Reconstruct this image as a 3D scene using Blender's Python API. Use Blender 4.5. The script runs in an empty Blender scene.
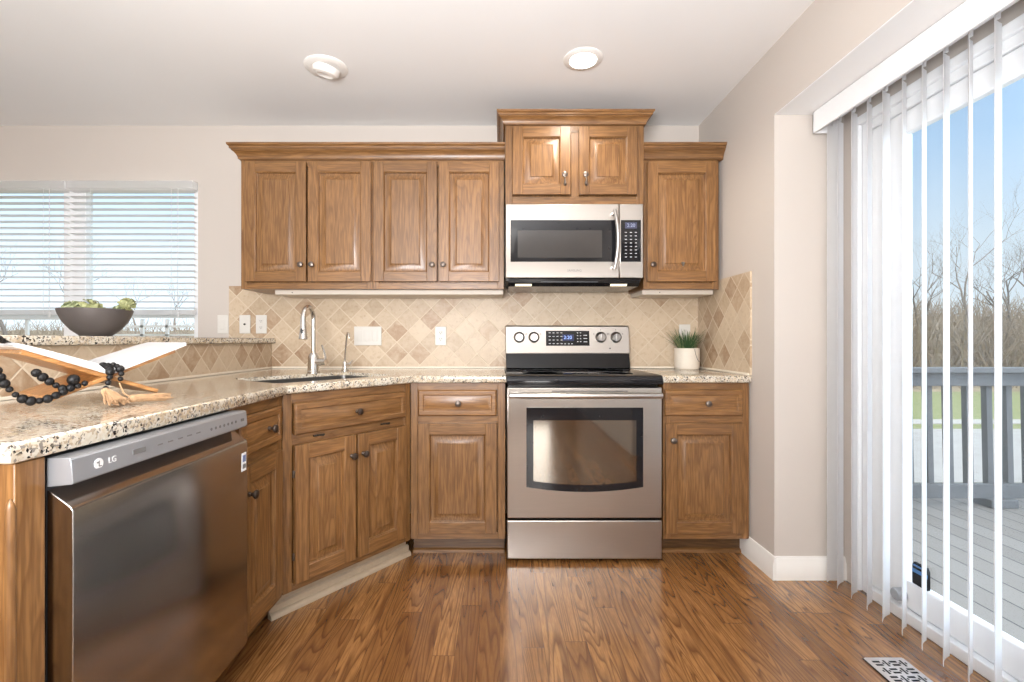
import bpy, math, random
from math import sin, cos, pi, radians
from mathutils import Vector, Matrix

random.seed(7)
SC = bpy.context.scene
COL = SC.collection

# ------------------------------------------------------------------ camera, sky, sun, big lights, exposure
SC.view_settings.view_transform = 'Standard'
SC.view_settings.look = 'None'
SC.view_settings.exposure = 0.02
SC.view_settings.gamma = 1.0
SC.view_settings.use_curve_mapping = False

cam_d = bpy.data.cameras.new('camera')
cam = bpy.data.objects.new('camera', cam_d)
COL.objects.link(cam)
cam.location = (0, 0, 1.085)
cam.rotation_euler = (radians(90), 0, 0)
cam_d.sensor_width = 36.0
cam_d.lens = 36.0 * 480 / 1024
cam_d.shift_x = 12 / 1024
cam_d.clip_start = 0.05
cam_d.clip_end = 300
SC.camera = cam

world = bpy.data.worlds.new('sky')
SC.world = world
world.use_nodes = True
wn = world.node_tree
for n in list(wn.nodes):
    wn.nodes.remove(n)
wo = wn.nodes.new('ShaderNodeOutputWorld')
wb = wn.nodes.new('ShaderNodeBackground')
wtc = wn.nodes.new('ShaderNodeTexCoord')
wsep = wn.nodes.new('ShaderNodeSeparateXYZ')
wr = wn.nodes.new('ShaderNodeValToRGB')
wn.links.new(wtc.outputs['Generated'], wsep.inputs[0])
wn.links.new(wsep.outputs['Z'], wr.inputs['Fac'])
wn.links.new(wr.outputs['Color'], wb.inputs['Color'])
wn.links.new(wb.outputs[0], wo.inputs[0])
cr = wr.color_ramp
cr.elements[0].position = 0.0
cr.elements[0].color = (0.52, 0.57, 0.62, 1)
cr.elements[1].position = 0.62
cr.elements[1].color = (0.80, 0.86, 0.95, 1)  # overhead sky, out of view, brightened to light deck and slats
e = cr.elements.new(0.15); e.color = (0.46, 0.54, 0.62, 1)
e = cr.elements.new(0.30); e.color = (0.31, 0.45, 0.63, 1)
e = cr.elements.new(0.42); e.color = (0.30, 0.44, 0.63, 1)
# added out-of-view sky glow, invented to send more light through the patio door
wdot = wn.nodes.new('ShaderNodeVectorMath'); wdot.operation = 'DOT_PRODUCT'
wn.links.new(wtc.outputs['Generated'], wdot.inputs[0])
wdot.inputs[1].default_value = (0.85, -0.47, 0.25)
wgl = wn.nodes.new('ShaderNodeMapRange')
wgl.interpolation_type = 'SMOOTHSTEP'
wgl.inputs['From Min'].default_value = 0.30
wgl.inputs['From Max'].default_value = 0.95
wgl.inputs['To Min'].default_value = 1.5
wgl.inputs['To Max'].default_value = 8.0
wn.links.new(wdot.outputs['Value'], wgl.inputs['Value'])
# and a brighter west sky beyond the back window
wdot2 = wn.nodes.new('ShaderNodeVectorMath'); wdot2.operation = 'DOT_PRODUCT'
wn.links.new(wtc.outputs['Generated'], wdot2.inputs[0])
wdot2.inputs[1].default_value = (-0.80, 0.52, 0.30)
wg2 = wn.nodes.new('ShaderNodeMapRange')
wg2.interpolation_type = 'SMOOTHSTEP'
wg2.inputs['From Min'].default_value = 0.25
wg2.inputs['From Max'].default_value = 0.98
wg2.inputs['To Min'].default_value = 0.0
wg2.inputs['To Max'].default_value = 0.75
wn.links.new(wdot2.outputs['Value'], wg2.inputs['Value'])
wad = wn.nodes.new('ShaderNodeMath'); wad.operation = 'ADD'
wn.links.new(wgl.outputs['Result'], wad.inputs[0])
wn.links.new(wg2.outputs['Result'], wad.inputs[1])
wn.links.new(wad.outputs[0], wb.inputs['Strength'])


def lamp(name, kind, loc, rot, energy, color=(1, 1, 1), size=1, size_y=None, **kw):
    d = bpy.data.lights.new(name, kind)
    o = bpy.data.objects.new(name, d)
    COL.objects.link(o)
    o.location = loc
    o.rotation_euler = rot
    d.energy = energy
    d.color = color
    if kind == 'AREA':
        d.shape = 'RECTANGLE' if size_y else 'DISK'
        d.size = size
        if size_y:
            d.size_y = size_y
    for k, v in kw.items():
        setattr(d, k, v)
    return o


lamp('sun', 'SUN', (-20, -9, 14), tuple(Vector((-.75, -.38, .55)).to_track_quat('Z', 'Y').to_euler()), 1.5, (1, 0.96, 0.9), angle=radians(2))
# sidelight daylight behind the camera; the wide and overhead rear lamps are added fill
lamp('rear_wide_fill', 'AREA', (-2.1, -3.05, 1.45), (radians(90), 0, 0), 40, (1.0, 0.98, 0.95), 1.7, 1.7)
lamp('rear_sidelight_daylight', 'AREA', (0.60, -3.05, 1.25), (radians(90), 0, 0), 26, (1.0, 0.98, 0.95), 0.4, 1.9)
lamp('rear_overhead_fill', 'AREA', (-0.6, -1.2, 2.40), (0, 0, 0), 26, (1.0, 0.96, 0.90), 1.6, 1.6)
# upward fill added behind the camera to brighten the ceiling
lamp('rear_upward_fill', 'AREA', (-0.4, -0.5, 1.3), (radians(180 - 38), 0, 0), 135, (0.97, 0.98, 1.0), 0.9, 0.9)
lamp('left_side_fill', 'AREA', (-4.3, 0.4, 1.5), (0, radians(-90), 0), 8, (0.97, 0.98, 1.0), 1.6, 2.2)  # side fill added in front of the solid left wall


# ------------------------------------------------------------------ material helpers
class NT:
    def __init__(s, name):
        s.m = bpy.data.materials.new(name)
        s.m.use_nodes = True
        s.t = s.m.node_tree
        for n in list(s.t.nodes):
            s.t.nodes.remove(n)
        s.out = s.t.nodes.new('ShaderNodeOutputMaterial')

    def n(s, typ, props=None, **ins):
        nd = s.t.nodes.new('ShaderNode' + typ)
        for k, v in (props or {}).items():
            setattr(nd, k, v)
        for k, v in ins.items():
            key = int(k[1:]) if k[0] == '_' and k[1:].isdigit() else k.replace('_', ' ')
            s.set(nd.inputs[key], v)
        return nd

    def set(s, sock, v):
        if isinstance(v, bpy.types.NodeSocket):
            s.t.links.new(v, sock)
        elif isinstance(v, bpy.types.Node):
            s.t.links.new(v.outputs[0], sock)
        else:
            if isinstance(v, (tuple, list)) and len(v) == 3 and sock.type == 'RGBA':
                v = (*v, 1)
            sock.default_value = v

    def math(s, op, a, b=0.0, c=0.0, clamp=False):
        nd = s.t.nodes.new('ShaderNodeMath')
        nd.operation = op
        nd.use_clamp = clamp
        s.set(nd.inputs[0], a); s.set(nd.inputs[1], b); s.set(nd.inputs[2], c)
        return nd.outputs[0]

    def mix(s, f, a, b, mode='MIX'):
        nd = s.t.nodes.new('ShaderNodeMix')
        nd.data_type = 'RGBA'
        nd.blend_type = mode
        s.set(nd.inputs[0], f); s.set(nd.inputs[6], a); s.set(nd.inputs[7], b)
        return nd.outputs[2]

    def ramp(s, f, stops, interp='LINEAR'):
        nd = s.t.nodes.new('ShaderNodeValToRGB')
        nd.color_ramp.interpolation = interp
        el = nd.color_ramp.elements
        while len(el) < len(stops):
            el.new(0.5)
        for i, (p, c) in enumerate(stops):
            el[i].position = p
            el[i].color = (*c, 1) if len(c) == 3 else c
        s.set(nd.inputs[0], f)
        return nd.outputs[0]

    def scale(s, vec, sc):
        nd = s.t.nodes.new('ShaderNodeVectorMath')
        nd.operation = 'MULTIPLY'
        s.set(nd.inputs[0], vec); nd.inputs[1].default_value = sc
        return nd.outputs[0]

    def vadd(s, a, b):
        nd = s.t.nodes.new('ShaderNodeVectorMath')
        nd.operation = 'ADD'
        s.set(nd.inputs[0], a); s.set(nd.inputs[1], b)
        return nd.outputs[0]

    def obj(s):
        return s.n('TexCoord').outputs['Object']

    def noise(s, vec, sc, det=2.0, rough=0.5, dist=0.0):
        return s.n('TexNoise', Vector=vec, Scale=sc, Detail=det, Roughness=rough, Distortion=dist).outputs[0]

    def bsdf(s, **ins):
        b = s.n('BsdfPrincipled', **ins)
        s.t.links.new(b.outputs[0], s.out.inputs[0])
        return b

    def bump(s, h, strength=0.3, dist=0.002):
        return s.n('Bump', Height=h, Strength=strength, Distance=dist).outputs[0]


def plain(name, col, rough=0.5, metal=0.0, var=0.06, nscale=30, **kw):
    t = NT(name)
    n = t.noise(t.obj(), nscale, 3)
    c = t.mix(n, tuple(x * (1 - var) for x in col), tuple(min(1, x * (1 + var)) for x in col))
    t.bsdf(Base_Color=c, Roughness=rough, Metallic=metal, **kw)
    return t.m


def rnd_coords(t):
    r = t.n('ObjectInfo').outputs['Random']
    v = t.n('CombineXYZ', X=t.math('MULTIPLY', r, 7.3), Y=t.math('MULTIPLY', r, 13.1), Z=t.math('MULTIPLY', r, 5.7))
    return t.vadd(t.obj(), v), r


def oak(name, sc, tone=0.50):
    t = NT(name)
    co, r = rnd_coords(t)
    g = t.scale(co, sc)
    n1 = t.noise(g, 9.0, 2.0, 0.45, 0.3)
    rings = t.math('FRACT', t.math('MULTIPLY', n1, 19.0))
    line = t.ramp(rings, [(0.0, (1, 1, 1)), (0.22, (0.25, 0.25, 0.25)), (0.6, (0, 0, 0)), (0.9, (0.05, 0.05, 0.05)), (1.0, (0.9, 0.9, 0.9))])
    fine = t.noise(t.scale(g, (1, 1, 1)), 120, 2.0, 0.6)
    fine = t.ramp(fine, [(0.40, (1, 1, 1)), (0.62, (0, 0, 0))])
    big = t.noise(co, 5.0, 2.0)
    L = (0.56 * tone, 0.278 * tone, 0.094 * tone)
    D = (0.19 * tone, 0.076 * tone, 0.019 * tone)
    c = t.mix(t.math('MULTIPLY', line, 0.60), L, D)
    c = t.mix(t.math('MULTIPLY', fine, 0.62), c, D)
    c = t.mix(t.math('MULTIPLY', big, 0.35), c, (0.35 * tone, 0.155 * tone, 0.050 * tone))
    v = t.math('ADD', t.math('MULTIPLY', r, 0.22), 0.90)
    c = t.mix(1.0, c, t.n('CombineColor', Red=v, Green=v, Blue=v).outputs[0], 'MULTIPLY')
    t.bsdf(Base_Color=c, Roughness=0.36, Normal=t.bump(fine, 0.12, 0.001), Coat_Weight=0.18, Coat_Roughness=0.2)
    return t.m


OAK_V = oak('oak_upright_grain', (1, 1, 0.07))
OAK_H = oak('oak_level_grain', (0.07, 1, 1))
OAK = [OAK_V, OAK_H]
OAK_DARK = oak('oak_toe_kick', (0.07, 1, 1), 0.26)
OAK_TRIM = plain('bleached_wood_trim', (0.43, 0.335, 0.235), 0.5, var=0.12)
OAK_SHOE = oak('oak_shoe', (0.07, 1, 1), 0.42)
OAK_Y = oak('oak_along_run', (1, 0.07, 1))


def floor_mat():
    t = NT('oak_strip_floor')
    sep = t.n('SeparateXYZ', Vector=t.obj())
    x, y = sep.outputs[0], sep.outputs[1]
    w, Ln = 0.0780, 1.15
    xs = t.math('DIVIDE', x, w)
    ix = t.math('FLOOR', xs)
    r1 = t.n('TexWhiteNoise', {'noise_dimensions': '1D'}, W=ix).outputs[0]
    ys = t.math('ADD', t.math('DIVIDE', y, Ln), t.math('MULTIPLY', r1, 17.0))
    iy = t.math('FLOOR', ys)
    cell = t.n('CombineXYZ', X=ix, Y=iy, Z=0.0)
    wn_ = t.n('TexWhiteNoise', {'noise_dimensions': '2D'}, Vector=cell)
    rv = wn_.outputs[0]
    rc = wn_.outputs[1]
    off = t.scale(rc, (31.0, 47.0, 23.0))
    co = t.vadd(t.obj(), off)
    g = t.scale(co, (1, 0.075, 1))
    n1 = t.noise(g, 8.5, 2.0, 0.5, 0.25)
    rings = t.math('FRACT', t.math('MULTIPLY', n1, 21.0))
    line = t.ramp(rings, [(0.0, (1, 1, 1)), (0.20, (0.5, 0.5, 0.5)), (0.5, (0, 0, 0)), (0.88, (0.05, 0.05, 0.05)), (1.0, (0.9, 0.9, 0.9))])
    fine = t.ramp(t.noise(g, 190, 2.0, 0.6), [(0.42, (1, 1, 1)), (0.6, (0, 0, 0))])
    base = t.ramp(rv, [(0.0, (0.20, 0.086, 0.025)), (0.35, (0.285, 0.130, 0.040)), (0.7, (0.35, 0.166, 0.053)), (1.0, (0.44, 0.222, 0.078))])
    c = t.mix(t.math('MULTIPLY', line, 0.85), base, (0.085, 0.028, 0.008))
    c = t.mix(t.math('MULTIPLY', fine, 0.42), c, (0.13, 0.048, 0.015))
    fx = t.math('ABSOLUTE', t.math('SUBTRACT', t.math('FRACT', xs), 0.5))
    fy = t.math('ABSOLUTE', t.math('SUBTRACT', t.math('FRACT', ys), 0.5))
    gap = t.math('MAXIMUM', t.math('GREATER_THAN', fx, 0.487), t.math('GREATER_THAN', fy, 0.4987))
    c = t.mix(t.math('MULTIPLY', gap, 0.6), c, (0.07, 0.026, 0.01))
    t.bsdf(Base_Color=c, Roughness=0.26, Coat_Weight=0.6, Coat_Roughness=0.16, Coat_IOR=1.6,
           Normal=t.bump(t.math('MULTIPLY', gap, -1.0), 0.25, 0.001))
    return t.m


def granite_mat():
    t = NT('speckled_granite')
    co = t.obj()
    big = t.noise(co, 9, 3, 0.6, 0.6)
    med = t.noise(co, 60, 3, 0.6)
    c = t.ramp(big, [(0.30, (0.46, 0.34, 0.215)), (0.48, (0.56, 0.465, 0.335)), (0.66, (0.61, 0.555, 0.455))])
    c = t.mix(t.ramp(med, [(0.42, (0, 0, 0)), (0.62, (0.75, 0.75, 0.75))]), c, (0.67, 0.64, 0.57))
    v1 = t.n('TexVoronoi', Vector=t.vadd(co, t.scale(t.n('TexNoise', Vector=co, Scale=70.0).outputs[1], (0.012, 0.012, 0.012))), Scale=200.0)
    r1 = t.n('SeparateColor', Color=v1.outputs[1])
    c = t.mix(t.math('MULTIPLY', t.math('GREATER_THAN', r1.outputs[0], 0.80), 0.75), c, (0.36, 0.27, 0.18))
    c = t.mix(t.math('MULTIPLY', t.math('GREATER_THAN', r1.outputs[1], 0.86), 0.85), c, (0.20, 0.18, 0.16))
    clus = t.ramp(t.noise(co, 30, 2), [(0.45, (0, 0, 0)), (0.55, (1, 1, 1))])
    c = t.mix(t.math('MULTIPLY', t.math('GREATER_THAN', r1.outputs[2], 0.82), clus), c, (0.022, 0.02, 0.02))
    t.bsdf(Base_Color=c, Roughness=0.14, Coat_Weight=0.3, Coat_Roughness=0.05)
    return t.m


def tile_mat(name, axis):
    t = NT(name)
    co = t.obj()
    sep = t.n('SeparateXYZ', Vector=co)
    u = sep.outputs[axis]
    z = sep.outputs[2]
    k = 1 / (math.sqrt(2) * 0.1016)
    a = t.math('MULTIPLY', t.math('ADD', u, z), k)
    b = t.math('MULTIPLY', t.math('SUBTRACT', z, u), k)
    cell = t.n('CombineXYZ', X=t.math('FLOOR', a), Y=t.math('FLOOR', b), Z=float(axis * 3))
    w = t.n('TexWhiteNoise', {'noise_dimensions': '3D'}, Vector=cell)
    rv = w.outputs[0]
    base = t.ramp(rv, [(0.0, (0.42, 0.31, 0.20)), (0.25, (0.53, 0.41, 0.285)), (0.5, (0.57, 0.45, 0.32)), (0.72, (0.46, 0.345, 0.23)), (0.84, (0.40, 0.27, 0.165)), (0.92, (0.29, 0.17, 0.09)), (1.0, (0.35, 0.215, 0.118))])
    co2 = t.vadd(co, t.scale(w.outputs[1], (9, 9, 9)))
    mott = t.noise(co2, 15, 5, 0.7, 0.8)
    c = t.mix(t.ramp(mott, [(0.35, (0, 0, 0)), (0.7, (0.7, 0.7, 0.7))]), base, (0.60, 0.49, 0.36))
    c = t.mix(t.ramp(t.noise(co2, 42, 4, 0.65), [(0.52, (0, 0, 0)), (0.76, (0.55, 0.55, 0.55))]), c, (0.34, 0.22, 0.13))
    fa = t.math('ABSOLUTE', t.math('SUBTRACT', t.math('FRACT', a), 0.5))
    fb = t.math('ABSOLUTE', t.math('SUBTRACT', t.math('FRACT', b), 0.5))
    d = t.math('ADD', t.math('MAXIMUM', fa, fb), t.math('MULTIPLY', t.math('SUBTRACT', t.noise(co, 60, 2), 0.5), 0.02))
    grout = t.ramp(d, [(0.462, (0, 0, 0)), (0.482, (1, 1, 1))])
    c = t.mix(grout, c, (0.62, 0.515, 0.385))
    h = t.math('SUBTRACT', t.math('MULTIPLY', mott, 0.25), grout)
    t.bsdf(Base_Color=c, Roughness=0.42, Normal=t.bump(h, 0.45, 0.002))
    return t.m


def steel_mat(name, stretch, col=(0.62, 0.60, 0.58), rough=0.26, bump=0.06, aniso=0.6, rot=0.0):
    t = NT(name)
    co = t.obj()
    n = t.noise(t.scale(co, stretch), 260, 2, 0.7)
    c = t.mix(n, tuple(x * 0.94 for x in col), tuple(x * 1.05 for x in col))
    tg = t.n('CombineXYZ', X=1.0 if stretch[0] < 1 else 0.0, Y=0.0 if stretch[0] < 1 else 1.0, Z=0.0)
    t.bsdf(Base_Color=c, Metallic=1.0, Roughness=rough, Anisotropic=aniso, Anisotropic_Rotation=rot, Tangent=tg.outputs[0])
    return t.m


def glass_mat(name='window_glass'):
    t = NT(name)
    lw = t.n('LayerWeight', Blend=0.5)
    fr = t.math('ADD', 0.035, t.math('MULTIPLY', t.math('POWER', lw.outputs['Facing'], 5.0), 0.9))
    tr = t.n('BsdfTransparent', Color=(0.97, 0.985, 0.98))
    gl = t.n('BsdfGlossy', Roughness=0.02)
    mx = t.n('MixShader', _0=fr, _1=tr.outputs[0], _2=gl.outputs[0])
    t.t.links.new(mx.outputs[0], t.out.inputs[0])
    return t.m


def slat_mat(name, col, trans=0.35):
    t = NT(name)
    n = t.noise(t.obj(), 12, 2)
    c = t.mix(n, tuple(x * 0.97 for x in col), col)
    p = t.n('BsdfPrincipled', Base_Color=c, Roughness=0.45)
    tl = t.n('BsdfTranslucent', Color=c)
    mx = t.n('MixShader', _0=trans, _1=p.outputs[0], _2=tl.outputs[0])
    t.t.links.new(mx.outputs[0], t.out.inputs[0])
    return t.m


def emit_mat(name, col, s):
    t = NT(name)
    em = t.n('Emission', Color=col, Strength=s)
    t.t.links.new(em.outputs[0], t.out.inputs[0])
    return t.m


def wall_mat(name, col):
    t = NT(name)
    co = t.obj()
    n = t.noise(co, 180, 3, 0.6)
    b = t.noise(co, 1.5, 2)
    c = t.mix(b, tuple(x * 0.97 for x in col), tuple(x * 1.03 for x in col))
    t.bsdf(Base_Color=c, Roughness=0.75, Normal=t.bump(n, 0.06, 0.001))
    return t.m


def deck_mat():
    t = NT('grey_deck_boards')
    co = t.obj()
    sep = t.n('SeparateXYZ', Vector=co)
    xs = t.math('DIVIDE', sep.outputs[0], 0.145)
    r = t.n('TexWhiteNoise', {'noise_dimensions': '1D'}, W=t.math('FLOOR', xs)).outputs[0]
    g = t.noise(t.scale(co, (1, 0.05, 1)), 60, 3)
    c = t.mix(r, (0.20, 0.172, 0.145), (0.26, 0.228, 0.195))
    c = t.mix(t.math('MULTIPLY', g, 0.5), c, (0.24, 0.225, 0.215))
    f = t.math('ABSOLUTE', t.math('SUBTRACT', t.math('FRACT', xs), 0.5))
    c = t.mix(t.math('GREATER_THAN', f, 0.472), c, (0.05, 0.045, 0.045))
    t.bsdf(Base_Color=c, Roughness=0.75)
    return t.m


def ground_mat(name, cols, sc):
    t = NT(name)
    co = t.obj()
    n = t.noise(co, sc, 6, 0.65)
    n2 = t.noise(co, sc * 0.12, 3)
    c = t.ramp(n, [(0.3, cols[0]), (0.5, cols[1]), (0.7, cols[2])])
    c = t.mix(t.math('MULTIPLY', n2, 0.5), c, cols[1])
    t.bsdf(Base_Color=c, Roughness=0.95)
    return t.m


M_WALL = wall_mat('greige_wall_paint', (0.565, 0.513, 0.466))
M_CEIL = wall_mat('ceiling_paint', (0.85, 0.85, 0.845))
M_WHITE = plain('white_trim_paint', (0.82, 0.80, 0.765), 0.4, var=0.02)
M_VINYL = plain('white_vinyl', (0.84, 0.85, 0.86), 0.35, var=0.015)
M_FLOOR = floor_mat()
M_GRAN = granite_mat()
M_TILE_X = tile_mat('tumbled_stone_tile', 0)
M_TILE_Y = tile_mat('tumbled_stone_tile_side', 1)
M_STEEL = steel_mat('brushed_steel', (0.02, 1, 1), (0.47, 0.435, 0.40), 0.28, aniso=0.85, rot=0.0)
M_STEEL_DW = steel_mat('brushed_steel_warm', (1, 0.02, 1), (0.42, 0.40, 0.385), 0.15, aniso=0.5, rot=0.25)
M_PANEL = plain('silver_control_panel', (0.38, 0.39, 0.41), 0.32, 0.55, var=0.02)
M_NICKEL = plain('satin_nickel', (0.66, 0.63, 0.59), 0.24, 1.0, var=0.04)
M_HANDLE = plain('satin_handle_metal', (0.60, 0.58, 0.56), 0.28, 1.0, var=0.02)
M_KNOBMETAL = plain('range_knob_metal', (0.36, 0.345, 0.33), 0.3, 1.0, var=0.03)
M_BRONZE = plain('dark_bronze', (0.10, 0.075, 0.06), 0.35, 0.85, var=0.15)
M_PEWTER = plain('aged_pewter', (0.17, 0.14, 0.12), 0.38, 0.9, var=0.1)
M_BLACK = plain('black_enamel', (0.010, 0.009, 0.009), 0.16, var=0.2, Specular_IOR_Level=0.25)
M_BLACKGLASS = plain('black_glass', (0.010, 0.010, 0.012), 0.05, var=0.1, Specular_IOR_Level=0.4)
M_OVENGLASS = plain('tinted_oven_glass', (0.27, 0.25, 0.22), 0.05, 1.0, var=0.05)
M_MWGLASS = plain('microwave_screen_glass', (0.042, 0.038, 0.036), 0.12, var=0.05)
M_CHAR = plain('charcoal_plastic', (0.035, 0.037, 0.043), 0.45, var=0.1)
M_PLATE = plain('white_plastic_plate', (0.66, 0.635, 0.59), 0.4, var=0.02)
M_SLOT = plain('dark_slots', (0.05, 0.045, 0.04), 0.6)
M_GLASS = glass_mat()
M_SLAT = slat_mat('white_vinyl_slat', (0.90, 0.90, 0.905), 0.5)
M_MINI = slat_mat('white_blind_slat', (0.95, 0.95, 0.95), 0.75)
M_CLOUT = plain('sink_steel', (0.13, 0.125, 0.12), 0.4, 1.0)
M_CAULK = plain('cream_caulk', (0.80, 0.72, 0.60), 0.5, var=0.03)
M_UNDER = plain('cream_light_housing', (0.64, 0.57, 0.49), 0.5, var=0.03)
M_BULB = emit_mat('lit_lamp_lens', (1.0, 0.95, 0.86), 14.0)
M_BULB_MW = emit_mat('cooktop_lamp_lens', (1.0, 0.86, 0.62), 2.0)
M_DIGIT_B = emit_mat('blue_display_digits', (0.35, 0.5, 1.0), 1.6)
M_DIGIT_G = emit_mat('pale_display_digits', (0.6, 0.65, 0.85), 0.8)
M_LABEL = plain('pale_key_marks', (0.55, 0.55, 0.56), 0.5)
M_LOGO = plain('grey_lettering', (0.16, 0.155, 0.15), 0.5)
M_LOGO_W = plain('white_lettering', (0.80, 0.80, 0.80), 0.5)
M_BOWL = plain('dark_pewter_ceramic', (0.115, 0.10, 0.095), 0.38, 0.35, var=0.12, nscale=14)
M_GREEN_A = plain('sage_artichoke', (0.36, 0.40, 0.22), 0.6, var=0.3, nscale=45)
M_GREEN_B = plain('olive_artichoke', (0.33, 0.34, 0.16), 0.6, var=0.3, nscale=45)
M_POT = plain('cream_stoneware', (0.74, 0.67, 0.57), 0.6, var=0.06)
M_SOIL = plain('dark_soil', (0.05, 0.035, 0.025), 0.9, var=0.4)
M_GRASSBLADE = plain('grass_plant_leaf', (0.055, 0.12, 0.045), 0.5, var=0.5, nscale=20)
M_GRASSBLADE2 = plain('pale_grass_plant_leaf', (0.22, 0.26, 0.12), 0.5, var=0.4, nscale=20)
M_BEAD = plain('black_wood_bead', (0.007, 0.006, 0.006), 0.45, var=0.3, Specular_IOR_Level=0.3)
M_JUTE = plain('jute_tassel', (0.44, 0.27, 0.145), 0.85, var=0.3, nscale=90)
M_PAGE = plain('book_pages', (0.54, 0.535, 0.53), 0.7, var=0.04, nscale=60)
M_COVER = plain('book_cover', (0.72, 0.66, 0.62), 0.5, var=0.05)
M_STANDWOOD = oak('pale_stand_wood', (0.1, 1, 1), 1.1)
M_DECK = deck_mat()
M_RAIL = plain('grey_deck_stain', (0.12, 0.115, 0.113), 0.7, var=0.15, nscale=25)
M_LAWN = ground_mat('lawn_grass', [(0.13, 0.15, 0.05), (0.19, 0.20, 0.07), (0.27, 0.25, 0.11)], 9)
M_CONC = ground_mat('pale_concrete', [(0.31, 0.28, 0.25), (0.36, 0.33, 0.295), (0.40, 0.37, 0.335)], 5)
M_HILL = ground_mat('leaf_litter_hill', [(0.16, 0.115, 0.07), (0.26, 0.20, 0.12), (0.40, 0.32, 0.20)], 1.6)
M_BARK = plain('grey_bark', (0.20, 0.165, 0.135), 0.9, var=0.4, nscale=6)
M_TWIG = plain('brown_twigs', (0.27, 0.205, 0.14), 0.9, var=0.5, nscale=2)
M_SCREWDARK = plain('dark_metal', (0.05, 0.045, 0.04), 0.4, 0.8)
M_GREYMETAL = plain('grey_rubber', (0.36, 0.37, 0.39), 0.5)
M_BLUE = plain('blue_decal_band', (0.08, 0.20, 0.42), 0.4)
M_REG = plain('register_steel', (0.62, 0.60, 0.60), 0.35, 0.6, var=0.05)


# ------------------------------------------------------------------ mesh helpers
class MB:
    def __init__(s):
        s.v = []; s.f = []; s.mi = []

    def add(s, verts, faces, mi=0):
        o = len(s.v)
        s.v += [tuple(p) for p in verts]
        s.f += [tuple(i + o for i in f) for f in faces]
        s.mi += [mi] * len(faces)
        return s

    def box(s, x0, x1, y0, y1, z0, z1, mi=0):
        v = [(x0, y0, z0), (x1, y0, z0), (x1, y1, z0), (x0, y1, z0), (x0, y0, z1), (x1, y0, z1), (x1, y1, z1), (x0, y1, z1)]
        return s.add(v, [(3, 2, 1, 0), (4, 5, 6, 7), (0, 1, 5, 4), (1, 2, 6, 5), (2, 3, 7, 6), (3, 0, 4, 7)], mi)

    def loops(s, loops, mi=0, cap0=True, cap1=True, closed=True):
        n = len(loops[0])
        v = [p for lp in loops for p in lp]
        f = []
        for i in range(len(loops) - 1):
            for j in range(n if closed else n - 1):
                k = (j + 1) % n
                f.append((i * n + j, i * n + k, (i + 1) * n + k, (i + 1) * n + j))
        if cap0:
            f.append(tuple(reversed(range(n))))
        if cap1:
            f.append(tuple(range((len(loops) - 1) * n, len(loops) * n)))
        return s.add(v, f, mi)

    def prism(s, prof, axis, a, b, mi=0):
        """prof: 2-D points in the plane across `axis`; for x: (y,z), y: (x,z), z: (x,y)"""
        def P(p, t):
            return {'x': (t, p[0], p[1]), 'y': (p[0], t, p[1]), 'z': (p[0], p[1], t)}[axis]
        return s.loops([[P(p, a) for p in prof], [P(p, b) for p in prof]], mi)

    def lathe(s, prof, c=(0, 0, 0), axis='z', n=24, mi=0, sx=1, sy=1):
        """prof: (radius, height)"""
        lp = []
        for r, h in prof:
            ring = []
            for i in range(n):
                a = 2 * pi * i / n
                p, q = r * cos(a) * sx, r * sin(a) * sy
                ring.append({'z': (c[0] + p, c[1] + q, c[2] + h), 'y': (c[0] + p, c[1] + h, c[2] - q), 'x': (c[0] + h, c[1] + p, c[2] + q)}[axis])
            lp.append(ring)
        return s.loops(lp, mi)

    def tube(s, pts, r, n=8, mi=0):
        pts = [Vector(p) for p in pts]
        rs = r if isinstance(r, (list, tuple)) else [r] * len(pts)
        lp = []
        up = Vector((0, 0, 1))
        d0 = (pts[1] - pts[0]).normalized()
        if abs(d0.dot(up)) > 0.9:
            up = Vector((0, 1, 0))
        x = d0.cross(up).normalized()
        for i, p in enumerate(pts):
            d = (pts[min(i + 1, len(pts) - 1)] - pts[max(i - 1, 0)]).normalized()
            x = (x - d * x.dot(d)).normalized()
            y = d.cross(x)
            lp.append([p + (x * cos(2 * pi * j / n) + y * sin(2 * pi * j / n)) * rs[i] for j in range(n)])
        return s.loops(lp, mi)

    def sphere(s, c, r, n=10, m=7, mi=0, sc=(1, 1, 1)):
        lp = []
        for i in range(m + 1):
            a = pi * i / m
            rr = max(sin(a), 0.02)
            lp.append([(c[0] + r * rr * cos(2 * pi * j / n) * sc[0], c[1] + r * rr * sin(2 * pi * j / n) * sc[1], c[2] - r * cos(a) * sc[2]) for j in range(n)])
        return s.loops(lp, mi)

    def xf(s, mat):
        s.v = [tuple(mat @ Vector(p)) for p in s.v]
        return s

    def build(s, name, mats, parent=None, bevel=0.0, smooth=True, ang=32, seg=2):
        me = bpy.data.meshes.new(name)
        me.from_pydata(s.v, [], s.f)
        if not isinstance(mats, (list, tuple)):
            mats = [mats]
        for m in mats:
            me.materials.append(m)
        me.polygons.foreach_set('material_index', s.mi)
        me.update()
        if smooth:
            me.shade_smooth()
            me.set_sharp_from_angle(angle=radians(ang))
        o = bpy.data.objects.new(name, me)
        COL.objects.link(o)
        if parent:
            o.parent = parent
        if bevel:
            b = o.modifiers.new('bevel', 'BEVEL')
            b.width = bevel
            b.segments = seg
            b.limit_method = 'ANGLE'
            b.angle_limit = radians(40)
        return o


def thing(name, label, cat, loc=(0, 0, 0), rz=0.0, group=None):
    o = bpy.data.objects.new(name, None)
    o.empty_display_size = 0.1
    COL.objects.link(o)
    o.location = loc
    o.rotation_euler = (0, 0, rz)
    return tag(o, label, cat, group)


def tag(o, label, cat, group=None, kind=None):
    o['label'] = label
    o['category'] = cat
    if group:
        o['group'] = group
    if kind:
        o['kind'] = kind
    return o


def struct(o):
    o['kind'] = 'structure'
    return o


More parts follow.
